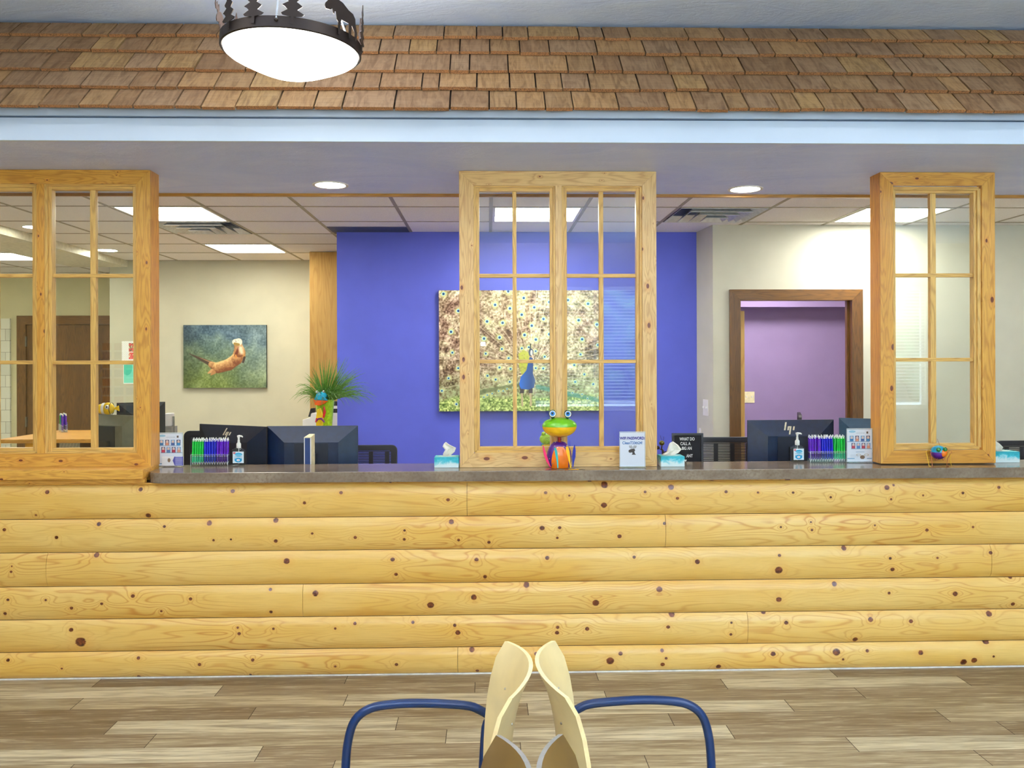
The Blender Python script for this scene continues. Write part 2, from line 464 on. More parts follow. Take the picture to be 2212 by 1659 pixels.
for i, (a_, b_) in enumerate(WINS):
    w_ = bpy.data.objects.new('window_%d' % (i + 4), None); COL.objects.link(w_); w_['kind'] = 'structure'; w_['_o'] = (0, 0, 0)
    fr = MB()
    for bb in ((a_, a_ + .05, .91, 2.75), (b_ - .05, b_, .91, 2.75), (a_, b_, .91, .96), (a_, b_, 2.70, 2.75), ((a_ + b_) / 2 - .02, (a_ + b_) / 2 + .02, .91, 2.75)):
        fr.box(bb[0], bb[1], y0 + 0.03, y0 + 0.08, bb[2], bb[3])
    fr.build('window_frame', M_WHITEM, w_)
    bl = MB(); n = 36
    for k in range(n):
        z = 0.97 + k * 1.74 / n
        bl.add([(a_ + .02, y1 + .012, z - .006), (b_ - .02, y1 + .012, z - .006), (b_ - .02, y1 + .052, z + .006), (a_ + .02, y1 + .052, z + .006),
                (a_ + .02, y1 + .012, z - .008), (b_ - .02, y1 + .012, z - .008), (b_ - .02, y1 + .052, z + .004), (a_ + .02, y1 + .052, z + .004)],
               [(0, 1, 2, 3), (7, 6, 5, 4), (3, 2, 6, 7), (0, 4, 5, 1)])
    tag(bl.build('window_blind', M_BLIND), None, None, None, None)
    b2 = bpy.data.objects['window_blind' if i == 0 else 'window_blind.%03d' % i]
    tag(b2, 'white slatted blind hanging in front of %s window behind the camera' % ['the first', 'the middle', 'the last'][i], 'blind', 'blinds of the waiting room windows')
struct('ground_outside', MB().box(-60, 60, -60, BACK_Y - 0.14, -0.3, -0.2), flat('outdoor_paving', (216, 218, 216), 0.9))
hd = MB(); rs = random.Random(4)
for k in range(260):
    hd.ball((rs.uniform(-40, 40), rs.uniform(-33, -29), rs.uniform(0.2, 6.2)), rs.uniform(1.2, 2.4), n=10, k=6)
hd.box(-45, 45, -33, -31, -.2, 6.0)
tag(hd.build('hedge', flat('hedge_leaf', (70, 96, 70), 0.9, scale=2, var=0.5)), 'tall green hedge growing outside the waiting room windows', 'hedge', kind='stuff')

# brochure rack on the wall behind the camera (it shows as a reflection in the panes)
rk = thing('brochure_rack', (-5.4, BACK_Y + 0.03, 0.86), 'clear wavy acrylic magazine rack hanging on the waiting room wall', 'rack')
ac = flat('acrylic_edge', (206, 212, 226), 0.2)
for s_ in (-1, 1):
    pts = [(-5.4 + s_ * (.27 + .035 * math.sin(q / 20 * 2 * math.pi * 2.5)), BACK_Y + .03, .86 + q / 20 * 1.07) for q in range(21)]
    MB().tube(pts, .012, 6).build('side_edge', ac, rk)
for k in range(8):
    MB().box(-5.66, -5.14, BACK_Y + .02, BACK_Y + .05, .90 + k * .13, .912 + k * .13).build('shelf_lip', ac, rk)
cols = [(60, 80, 150), (200, 120, 50), (110, 60, 110), (190, 60, 50), (70, 110, 160), (180, 150, 60)]
for k in range(8):
    for j in range(3):
        b_ = MB().box(-5.62 + j * .17, -5.49 + j * .17, BACK_Y + .052, BACK_Y + .058, .918 + k * .13, 1.02 + k * .13).build('brochure', flat('brochure_ink_%d' % ((k + j * 2) % 6), cols[(k + j * 2) % 6], 0.5))
        tag(b_, 'magazine standing in the acrylic rack on the waiting room wall', 'brochure', 'magazines in the wavy acrylic rack')

# ---------------------------------------------------------------- soffit, drop ceiling
struct('ceiling_soffit', MB().box(XL, XR, Y_SOFN, Y_SOFF, Z_SOF, Z_SOF + 0.14), M_SOFFIT)
struct('trim_1', MB().box(XL, XR, Y_SOFF, Y_SOFF + 0.02, Z_SOF - 0.018, Z_SOF + 0.03), M_TRIMW)
struct('wall_header', MB().box(XL, XR, 4.62, 4.75, Z_SOF + 0.14, Z_UP), M_CEIL)
GX0, GP, GY0, GQ = -1.85, 0.625, 5.14, 0.61
cells_open = set()
def cell(i, j): return (GX0 + i * GP, GX0 + (i + 1) * GP, GY0 + j * GQ, GY0 + (j + 1) * GQ)
TROFF = [(-1, 1), (-1, 4), (-5, 5), (3, 1), (7, 1), (-6, 2), (11, 1), (-9, 6)]
VENTS = [(-1, 2), (5, 1)]
SLOT = [(1, 2)]
tl = MB()
for i in range(-9, 17):
    for j in range(0, 11):
        if (i, j) in TROFF or (i, j) in VENTS or (i, j) in SLOT: continue
        a, b, c, d = cell(i, j)
        if c < Y_SOFF: c = Y_SOFF + 0.02
        tl.box(max(a, XL) + .004, min(b, XR) - .004, c + .004, d - .004, Z_TILE, Z_TILE + .015)
struct('ceiling_tile_field', tl, M_TILE, weld=False)
gb = MB()
for i in range(-9, 18): gb.box(GX0 + i * GP - .012, GX0 + i * GP + .012, Y_SOFF + .02, 11.4, Z_TILE - .002, Z_TILE + .02)
for j in range(1, 12): gb.box(XL, XR, GY0 + j * GQ - .010, GY0 + j * GQ + .010, Z_TILE - .0028, Z_TILE + .018)
struct('ceiling_grid', gb, M_TBAR, weld=False)
struct('ceiling_slab', MB().box(XL, XR, 4.75, 11.5, Z_TILE + .10, Z_TILE + .16), flat('plenum_dark', (60, 60, 60), 0.9))

tro_lab = {(-1, 1): 'square ceiling light panel above the vent near the cream wall picture', (-1, 4): 'square ceiling light panel nearest above the otter picture',
           (-5, 5): 'ceiling light panel beyond the boxed beam at far left corner of office', (3, 1): 'square ceiling light panel seen through the double pine window',
           (7, 1): 'square ceiling light panel seen through the narrow pine window', (-6, 2): 'ceiling light panel over the office behind the wide pine window',
           (11, 1): 'ceiling light panel past the narrow pine window, outside the frame', (-9, 6): 'ceiling light panel farthest beyond the boxed beam'}
first = None
for ij in TROFF:
    a, b, c, d = cell(*ij)
    t_ = thing('ceiling_light_panel', ((a + b) / 2, (c + d) / 2, Z_TILE), tro_lab[ij], 'ceiling light', 'square light panels in the drop ceiling')
    fr = MB()
    for bb in ((a + .012, a + .03, c + .01, d - .01), (b - .03, b - .012, c + .01, d - .01), (a + .03, b - .03, c + .01, c + .028), (a + .03, b - .03, d - .028, d - .01)):
        fr.box(bb[0], bb[1], bb[2], bb[3], Z_TILE - .004, Z_TILE + .06)
    fr.build('frame', M_WHITEM, t_)
    MB().box(a + .03, b - .03, c + .028, d - .028, Z_TILE + .004, Z_TILE + .012).build('diffuser', M_TROFF, t_)
M_VENT = flat('vent_metal', (206, 208, 206), 0.35, metal=0.3)
for n_, ij in enumerate(VENTS):
    a, b, c, d = cell(*ij); x, y = (a + b) / 2, (c + d) / 2
    t_ = thing('ceiling_vent', (x, y, Z_TILE), ['square louvred air diffuser between the two light panels near the otter picture', 'square louvred air diffuser beside the corner of the blue wall'][n_], 'vent', 'air diffusers in the drop ceiling')
    for k, (r0, r1, z0, z1) in enumerate([(.295, .245, -.004, .035), (.215, .170, -.014, .030), (.145, .105, -.024, .018), (.08, .04, -.034, .0)]):
        q = MB(); 
        vs = [(x - r0, y - r0, Z_TILE + z0), (x + r0, y - r0, Z_TILE + z0), (x + r0, y + r0, Z_TILE + z0), (x - r0, y + r0, Z_TILE + z0),
              (x - r1, y - r1, Z_TILE + z1), (x + r1, y - r1, Z_TILE + z1), (x + r1, y + r1, Z_TILE + z1), (x - r1, y + r1, Z_TILE + z1)]
        q.add(vs, [(0, 1, 5, 4), (1, 2, 6, 5), (2, 3, 7, 6), (3, 0, 4, 7)])
        o_ = q.build('louvre_ring', M_VENT, t_)
        sm = o_.modifiers.new('s', 'SOLIDIFY'); sm.thickness = 0.004
    MB().box(a + .012, b - .012, c + .012, d - .012, Z_TILE + .035, Z_TILE + .04).build('duct_opening', flat('duct_dark', (40, 58, 84), 0.5), t_)
a, b, c, d = cell(*SLOT[0])
tag(MB().box(a + .012, b - .012, c + .25, Y_BLUE - .004, Z_TILE - .004, Z_TILE + .01).build('return_air_grille', flat('grille_dark', (62, 70, 98), 0.6)), 'dark slotted return air grille at the top edge of the blue wall', 'grille')
tl2 = MB().box(a + .004, b - .004, c + .004, c + .25, Z_TILE, Z_TILE + .015)
struct('ceiling_tile_field', tl2, M_TILE)

# downlights
def downlight(x, y, z, r, label, group, e=None):
    t_ = thing('ceiling_downlight', (x, y, z), label, 'downlight', group)
    MB().lathe([(r + .014, -.006), (r + .016, 0.0), (r, 0.0), (r - .002, -.005), (r + .014, -.006)], (x, y, z), 40, cap=False).build('trim_ring', M_WHITEM, t_, smooth=True)
    MB().lathe([(0, -.003), (r, -.003), (r, .0), (0, .0)], (x, y, z), 40).build('lamp_disc', M_DISC, t_)
    return t_
p = PZ(714, 399, Z_SOF); downlight(p.x, p.y, Z_SOF, .088, 'round downlight in the grey soffit above the dark monitors', 'soffit downlights')
p = PZ(1610, 408, Z_SOF); downlight(p.x, p.y, Z_SOF, .088, 'round downlight in the grey soffit in front of the brown door frame', 'soffit downlights')
p = PZ(231, 540, Z_TILE); downlight(p.x, p.y, Z_TILE, .088, 'round downlight beside the boxed beam, seen through the wide pine window', 'drop ceiling downlights')
p = PZ(73, 490, Z_TILE); downlight(p.x, p.y, Z_TILE, .075, 'round downlight nearest the mullion of the wide pine window', 'drop ceiling downlights')
for n_, (wx, wy) in enumerate(FILL_LAMPS):
    downlight(wx, wy, Z_UP, .085, 'unseen round downlight added for fill in the high waiting room ceiling', 'added fill downlights of the waiting room')

struct('wall_end', MB().box(XL, XR, 11.5, 11.6, 0, Z_UP), M_WALLW)
# boxed beam
bx0 = PZ(72, 506, Z_TILE).x
struct('ceiling_beam', MB().box(bx0 - .55, bx0, Y_SOFF + .02, Y_OTTER, Z_TILE - .065, Z_TILE + .02), flat('beam_paint', (214, 210, 190), 0.6))

# ---------------------------------------------------------------- office walls
struct('wall_otter', MB().box(P(237, 700, Y_OTTER).x, 1.2, Y_OTTER, Y_OTTER + 0.12, 0, Z_TILE), M_BEIGE)
bx = P(728, 700, Y_BLUE).x; rx = P(1505, 700, Y_BLUE).x
struct('wall_blue', MB().box(bx, rx, Y_BLUE, Y_BLUE + 0.12, 0, Z_TILE), M_BLUE)
rx1 = P(1540, 700, Y_RW).x
d0, d1, dz0, dz1 = rect(1600, 648, 1840, 980, Y_RW)
struct('wall_return', MB().add([(rx, Y_BLUE + .12, 0), (rx, Y_BLUE, 0), (rx1, Y_RW, 0), (rx1 + .12, Y_RW + .12, 0), (rx, Y_BLUE + .12, Z_TILE), (rx, Y_BLUE, Z_TILE), (rx1, Y_RW, Z_TILE), (rx1 + .12, Y_RW + .12, Z_TILE)],
       [(0, 1, 5, 4), (1, 2, 6, 5), (2, 3, 7, 6), (3, 0, 4, 7), (4, 5, 6, 7)]), M_GREYB)
w = MB(); w.box(rx1 + .001, d0 - .02, Y_RW, Y_RW + .12, 0, Z_TILE); w.box(d1 + .02, XR, Y_RW, Y_RW + .12, 0, Z_TILE); w.box(d0 - .02, d1 + .02, Y_RW, Y_RW + .12, dz1 + .02, Z_TILE)
struct('wall_office_right', w, M_GREYB)
# brown cased opening to the purple room
dr = bpy.data.objects.new('door_1', None); COL.objects.link(dr); dr['kind'] = 'structure'; dr['_o'] = (0, 0, 0)
t0, t1, _, tz = rect(1577, 625, 1865, 980, Y_RW - .02)
def mitre(x0, x1, z0, z1, w, y0, y1, bottom=True):
    """casing boards with mitred ends: dict name -> MB"""
    r = {}
    def pr(poly): return MB().prism(poly, y0, y1)
    r['head'] = pr([(x0, z1), (x1, z1), (x1 - w, z1 - w), (x0 + w, z1 - w)])
    if bottom:
        r['left'] = pr([(x0, z0), (x0, z1), (x0 + w, z1 - w), (x0 + w, z0 + w)])
        r['right'] = pr([(x1, z0), (x1, z1), (x1 - w, z1 - w), (x1 - w, z0 + w)])
        r['bottom'] = pr([(x0, z0), (x1, z0), (x1 - w, z0 + w), (x0 + w, z0 + w)])
    else:
        r['left'] = pr([(x0, z0), (x0, z1), (x0 + w, z1 - w), (x0 + w, z0)])
        r['right'] = pr([(x1, z0), (x1, z1), (x1 - w, z1 - w), (x1 - w, z0)])
    return r
mt = mitre(t0, t1, 0, tz, 0.083, Y_RW - .02, Y_RW, bottom=False)
mt['head'].build('head_casing', M_OAKDX, dr, bevel=.003); mt['left'].build('side_casing', M_OAKD, dr, bevel=.003); mt['right'].build('side_casing', M_OAKD, dr, bevel=.003)
j = MB(); j.box(d0 - .02, d0, Y_RW, Y_RW + .12, 0, dz1 + .02); j.box(d1, d1 + .02, Y_RW, Y_RW + .12, 0, dz1 + .02); j.box(d0, d1, Y_RW, Y_RW + .12, dz1, dz1 + .02)
j.box(d1 - .015, d1, Y_RW + .05, Y_RW + .085, 0, dz1)
j.build('jamb', M_OAKD, dr)
q0, q1, _, qz = rect(1598, 672, 1606.5, 980, Y_RW + .15)
MB().box(q0 - .04, q1, Y_RW + .125, Y_RW + .9, 0.01, qz).build('door_leaf', M_MAPLE, dr)
YP = Y_RW + 1.9
pz = P(1720, 663, YP).z
struct('wall_purple', MB().box(rx1 + .15, 6.0, YP, YP + .1, 0, Z_TILE), M_PURPLE)
struct('wall_purple_bulkhead', MB().box(rx1 + .15, 6.0, YP - .25, YP, P(1720, 663, YP - .25).z, Z_TILE), M_PURPLE)
struct('wall_purple_side', MB().box(rx1 + .13, rx1 + .15, Y_RW + .12, YP, 0, Z_TILE), M_PURPLE)
area('purple_room_fill', (d0 + .6, Y_RW + .75, Z_TILE - .02), (0, 0, 0),   .5, .5, 12, (1, .97, .95))  # unseen lamp and panel added to brighten the purple room
x = MB().box(d0 + .3, d0 + .9, Y_RW + .45, Y_RW + 1.05, Z_TILE - .012, Z_TILE - .004)
tag(x.build('ceiling_light_panel', M_TROFF), 'unseen ceiling light panel added to light the purple room behind the brown door frame', 'ceiling light')
# cabinet
cx0 = P(669, 700, 8.1).x
cb = thing('tall_cabinet', (cx0 + .4, 8.4, 0), 'tall maple cabinet from floor to ceiling between otter wall and blue wall', 'cabinet')
MB().box(cx0, cx0 + .95, 8.1, Y_OTTER - .01, .0, Z_TILE - .004).build('body', M_MAPLE, cb, bevel=.002)
MB().box(cx0 + .30, cx0 + .945, 8.082, 8.099, .10, Z_TILE - .03).build('door', M_MAPLE, cb, bevel=.002)
# far left room beyond the otter wall
lw = MB(); fd0, fd1, _, fz = rect(38, 682, 262, 980, Y_FARL)
lw.box(XL, fd0, Y_FARL, Y_FARL + .1, 0, Z_TILE); lw.box(fd0, fd1 + .6, Y_FARL, Y_FARL + .1, fz, Z_TILE); lw.box(fd1, 1, Y_FARL, Y_FARL + .1, 0, fz)
struct('wall_far_left', lw, flat('wall_paint_olive', (206, 200, 160), 0.7, scale=4, var=0.02))
dl = bpy.data.objects.new('door_2', None); COL.objects.link(dl); dl['kind'] = 'structure'; dl['_o'] = (0, 0, 0)
mt = mitre(fd0, fd1, 0, fz, .105, Y_FARL - .02, Y_FARL + .06, bottom=False)
for k_ in mt: mt[k_].build('head_casing' if k_ == 'head' else 'side_casing', M_OAKDX if k_ == 'head' else M_OAKD, dl)
MB().box(fd0 + .108, fd1 - .106, Y_FARL, Y_FARL + .04, .01, fz - .108).build('door_leaf', M_OAKD, dl)
for hz in (1.9, .95):
    MB().box(fd0 + .10, fd0 + .115, Y_FARL - .026, Y_FARL, hz - .06, hz + .06).build('hinge', flat('hinge_steel', (120, 118, 110), .3, .8), dl)
# pale stone-pattern panel on the far left wall
def stone():
    t = NT('pale_stone_panel'); br = t.node('ShaderNodeTexBrick'); br.inputs['Scale'].default_value = 4.4
    br.inputs['Color1'].default_value = (*lin((222, 222, 206)), 1); br.inputs['Color2'].default_value = (*lin((206, 208, 192)), 1); br.inputs['Mortar'].default_value = (*lin((150, 148, 130)), 1)
    br.inputs['Mortar Size'].default_value = .012; br.inputs['Row Height'].default_value = .6; br.inputs['Brick Width'].default_value = .5
    t.L(t.mapping(t.pos(), (1, 1, 1), (0, 0, 0), (math.radians(90), 0, 0)), br.inputs[0]); t.base(br.outputs[0], .7); return t.m
s1 = P(21, 700, Y_FARL - .03).x; sz = P(10, 688, Y_FARL - .03).z
tag(MB().box(XL + .02, s1, Y_FARL - .03, Y_FARL - .001, .3, sz).build('stone_panel', stone()), 'pale grey stone-pattern panel on the wall beside the dark brown door', 'wall panel')
# ================================================================ reception counter: log siding with the knots where the photo has them
ZL = (2.989, 0), (2.989, 740), (3.022, 1480)
KN = {
 0: ([(312,127,5),(912,110,5),(237,275,2.5),(960,278,6),(1507,120,5),(1970,195,4),(2205,130,4)],
     [(682,175,4),(1310,130,4),(1462,148,2.5),(1690,80,8),(1685,210,7),(1950,125,3.5),(2118,95,7),(2158,165,4)],
     [(262,125,4),(470,130,3),(698,130,3),(942,160,3),(1130,118,2),(1310,98,6),(1355,83,3),(1335,173,3),(1543,148,2.5),(1802,133,3.5),(2038,97,4)]),
 1: ([(38,368,4),(375,417,4),(643,333,5),(1067,348,3.5),(1355,327,6),(1385,435,3),(1497,430,2.5),(1782,310,6),(1785,440,4.5),(2020,392,3)],
     [(85,417,4),(400,430,3.5),(402,372,3),(703,318,6),(750,435,3.5),(945,450,4),(1287,357,6),(1400,355,4),(1385,420,3),(1785,410,5),(2075,328,4)],
     [(618,354,2.5),(815,323,2.5),(820,373,3),(1230,343,2.5),(1568,374,4),(1868,354,3)]),
 2: ([(87,603,2),(83,638,3),(625,535,6),(1855,570,7)], [(325,560,5),(347,655,4),(865,560,5),(920,672,4.5),(1320,550,5),(1880,545,4)],
     [(75,580,6),(610,540,4),(605,635,9),(1035,495,6),(1330,558,3.5),(1345,630,5),(1637,555,3),(1985,523,4.5)]),
 3: ([(62,818,3.5),(42,908,4),(305,820,3),(471,872,4),(666,844,3.5),(865,795,4.5),(1237,813,4),(1048,892,3),(1748,755,4),(1753,898,4),(2040,778,7)],
     [(570,853,8),(848,802,7),(1187,727,7),(1632,838,8),(2042,752,7)],
     [(605,825,6.5),(970,727,6),(1322,784,3.5),(1752,789,6),(2125,683,5),(2132,858,5)]),
 4: ([(468,1012,5),(530,1090,12),(1540,998,3),(1550,1036,4),(1770,1005,3),(2168,1003,3)],
     [(82,973,4),(455,965,4),(725,983,4),(745,1030,6),(1387,996,4),(1383,1030,5),(1577,1005,5),(2125,917,7),(2098,993,4.5)],
     [(297,977,3),(293,1053,3.5),(512,912,6),(653,977,5),(1203,957,6),(1107,1090,6),(1465,967,5),(1978,922,7)]),
 5: ([(61,1208,4),(409,1261,2.5),(900,1195,4),(1295,1235,4),(1637,1206,4),(895,1320,4),(1617,1307,3),(2168,1247,3)],
     [(350,1235,4),(835,1143,6),(870,1280,4),(1250,1168,5),(1725,1210,9),(1792,1165,5),(2060,1147,4.5),(2085,1195,3.5),(2063,1235,5)],
     [(215,1265,6),(568,1180,6),(980,1168,9),(1023,1215,3),(1181,1160,4),(1528,1172,6),(1963,1102,8),(1810,1235,8),(1877,1222,7),(2002,1196,3)]),
}
ROWZ = [1.010, 0.832, 0.658, 0.481, 0.309, 0.140, 0.004]
JOINT = [[1009], [1437], [103, 2139], [655], [1614], [989]]
def log_mat(k):
    t = NT('log_pine_%d' % k); pos = t.pos(); ms = []
    kn = []
    for (q, o), lst in zip(ZL, KN[k]):
        for x, y, r in lst:
            p = P(x / q + o, y / q + 1020, Y_LOG); kn.append((p.x, p.z, r * 0.92 / 410.0))
    for x, z, r in kn:
        s = t.node('ShaderNodeVectorMath', operation='SUBTRACT'); t.L(pos, s.inputs[0]); s.inputs[1].default_value = (x, 0, z)
        m = t.node('ShaderNodeVectorMath', operation='MULTIPLY'); t.L(s.outputs[0], m.inputs[0]); m.inputs[1].default_value = (0.9 / r, 0, 1 / r)
        l = t.node('ShaderNodeVectorMath', operation='LENGTH'); t.L(m.outputs[0], l.inputs[0]); ms.append(l.outputs['Value'])
    while len(ms) > 1:
        nx = []
        for i in range(0, len(ms) - 1, 2): nx.append(t.math('MINIMUM', ms[i], ms[i + 1]))
        if len(ms) % 2: nx.append(ms[-1])
        ms = nx
    d = ms[0]
    seed = k * 3.7
    n1 = t.noise(t.mapping(pos, (0.5, 0, 7.5), (seed, 0, seed)), 1.0, 2, 0.4)
    pull = t.math('DIVIDE', 1.0, t.math('ADD', t.math('MULTIPLY', d, d), 7.0))
    h = t.math('ADD', n1, t.math('MULTIPLY', pull, 0.9))
    w = t.math('MULTIPLY_ADD', t.math('SINE', t.math('MULTIPLY', h, 150.0)), 0.5, 0.5)
    n2 = t.noise(t.mapping(pos, (1.2, 0, 5.0), (seed, 0, 2)), 1.0, 3)
    fine = t.noise(t.mapping(pos, (7, 0, 160)), 1.0, 2)
    msk = t.noise(t.mapping(pos, (0.8, 0, 3), (9 + seed, 0, 0)), 1.0, 1)
    c = t.ramp(n2, [(0.3, (216, 168, 76)), (0.65, (226, 188, 108))])
    c = t.mix(t.math('MULTIPLY', t.math('POWER', w, 6.0), t.math('MULTIPLY', t.math('SUBTRACT', msk, 0.32, clamp=True), 2.0, clamp=True)), c, (186, 118, 38))
    c = t.mix(t.math('MULTIPLY', t.math('SUBTRACT', fine, 0.5, clamp=True), 0.9), c, (172, 112, 42))
    halo = t.ramp(t.math('DIVIDE', d, 6.0), [(0.16, (150, 150, 150)), (0.5, (0, 0, 0))])
    c = t.mix(halo, c, (206, 140, 58))
    kc = t.ramp(t.noise(t.mapping(pos, (60, 0, 60)), 1.0, 2), [(0.35, (58, 20, 8)), (0.65, (120, 60, 22))])
    km = t.ramp(t.math('ADD', d, t.math('MULTIPLY', t.math('SUBTRACT', fine, 0.5), 0.5)), [(0.80, (255, 255, 255)), (1.0, (0, 0, 0))])
    c = t.mix(km, c, kc)
    t.base(c, 0.30, spec=0.5)
    t.bump(t.math('ADD', w, t.math('MULTIPLY', km, -1.0)), 0.05, 0.002)
    return t.m
X_L, X_R = -4.6, 6.6
ctr = thing('reception_counter', (0, Y_LOG, 0), 'long reception counter clad in knotty varnished pine half-log boards', 'counter')
MB().box(X_L, X_R, Y_LOG + .012, 4.86, 0.0, Z_TOP - .055).build('body', flat('counter_core', (70, 44, 18), .8), ctr)
def log_prof(z0, z1):
    n = 12; r = []
    for i in range(n + 1):
        a = i / n; x = 2 * a - 1
        r.append((Y_LOG + .006 - .015 * (1 - abs(x) ** 4) - .008 * (1 - x * x), z0 + .0015 + (z1 - z0 - .003) * a))
    return r
for k in range(6):
    mt_ = log_mat(k)
    js = [X_L] + [P(q, CY + (EYE - (ROWZ[k] + ROWZ[k + 1]) / 2) * F / Y_LOG, Y_LOG).x for q in JOINT[k]] + [X_R]
    for i in range(len(js) - 1):
        a, b = js[i] + .001, js[i + 1] - .001
        pf = log_prof(ROWZ[k + 1], ROWZ[k]); n = len(pf)
        vs = [(a, y, z) for y, z in pf] + [(b, y, z) for y, z in pf] + [(a, Y_LOG + .012, pf[0][1]), (a, Y_LOG + .012, pf[-1][1]), (b, Y_LOG + .012, pf[0][1]), (b, Y_LOG + .012, pf[-1][1])]
        fs = [(q, q + n, q + n + 1, q + 1) for q in range(n - 1)]
        fs += [(0, *range(1, n), 2 * n + 1, 2 * n)[::-1], tuple([*range(n, 2 * n), 2 * n + 3, 2 * n + 2])]
        MB().add(vs, fs).build('log_board', mt_, ctr, smooth=True)
MB().box(X_L, X_R, Y_LOG - .006, Y_LOG + .011, 1.0105, Z_TOP - .0555).build('top_rail', M_OX, ctr, bevel=.003)
MB().box(X_L, X_R, Y_LOG - .008, Y_LOG + .003, 0.0005, .006).build('caulk_line', flat('white_caulk', (225, 225, 222), .5), ctr)

# worktop with the rounded near corner
def laminate():
    t = NT('worktop_laminate'); o = t.pos()
    n = t.noise(t.mapping(o, (5, 5, 9)), 1, 4, .6); f = t.noise(o, 70, 3, .6)
    c = t.ramp(n, [(0.3, (104, 88, 74)), (0.7, (138, 122, 104))]); c = t.mix(t.math('MULTIPLY', t.math('SUBTRACT', f, .45, clamp=True), 2.2), c, (92, 72, 54))
    t.base(c, .16, spec=.65); return t.m
M_LAM = laminate()
wx0 = P(317, 1028, Y_TOPF + .04).x; R_ = .10
poly = [(X_R, Y_TOPF), (X_R, Y_TOPB), (wx0, Y_TOPB)]
poly += [(wx0 + R_ - R_ * math.cos(a), Y_TOPF + R_ - R_ * math.sin(a)) for a in [math.pi / 2 * i / 10 for i in range(11)]]
n = len(poly); mb = MB()
mb.add([(x, y, Z_TOP - .055) for x, y in poly] + [(x, y, Z_TOP) for x, y in poly], [tuple(range(n)), tuple(reversed(range(n, 2 * n)))] + [(i, (i + 1) % n, (i + 1) % n + n, i + n) for i in range(n)])
tag(mb.build('worktop', M_LAM, bevel=.004), 'long brown-grey stone-look laminate worktop on the pine counter', 'countertop')

# ledge and knee wall under the wide left window
lx0, lx1 = -4.5, wx0 - .003
sl = thing('window_ledge', (lx0, Y_LOG, 1.03), 'stepped pine ledge under the wide pine window, ending at the worktop', 'ledge')
zt = P(160, 1013, Y_LOG).z
xw_ = P(325, 900, Y_WIN).x
MB().box(lx0, lx1, Y_LOG - .045, Y_WIN - .001, zt - .050, zt).build('ledge_board', M_OX, sl, bevel=.004)
MB().box(lx0, lx1, Y_LOG - .02, Y_LOG + .01, Z_TOP - .054, zt - .0505).build('ledge_moulding', M_OX, sl, bevel=.003)
MB().box(lx0, xw_, Y_WIN - .0005, Y_WIN + .12, Z_TOP - .054, zt).build('ledge_core', M_OX, sl)

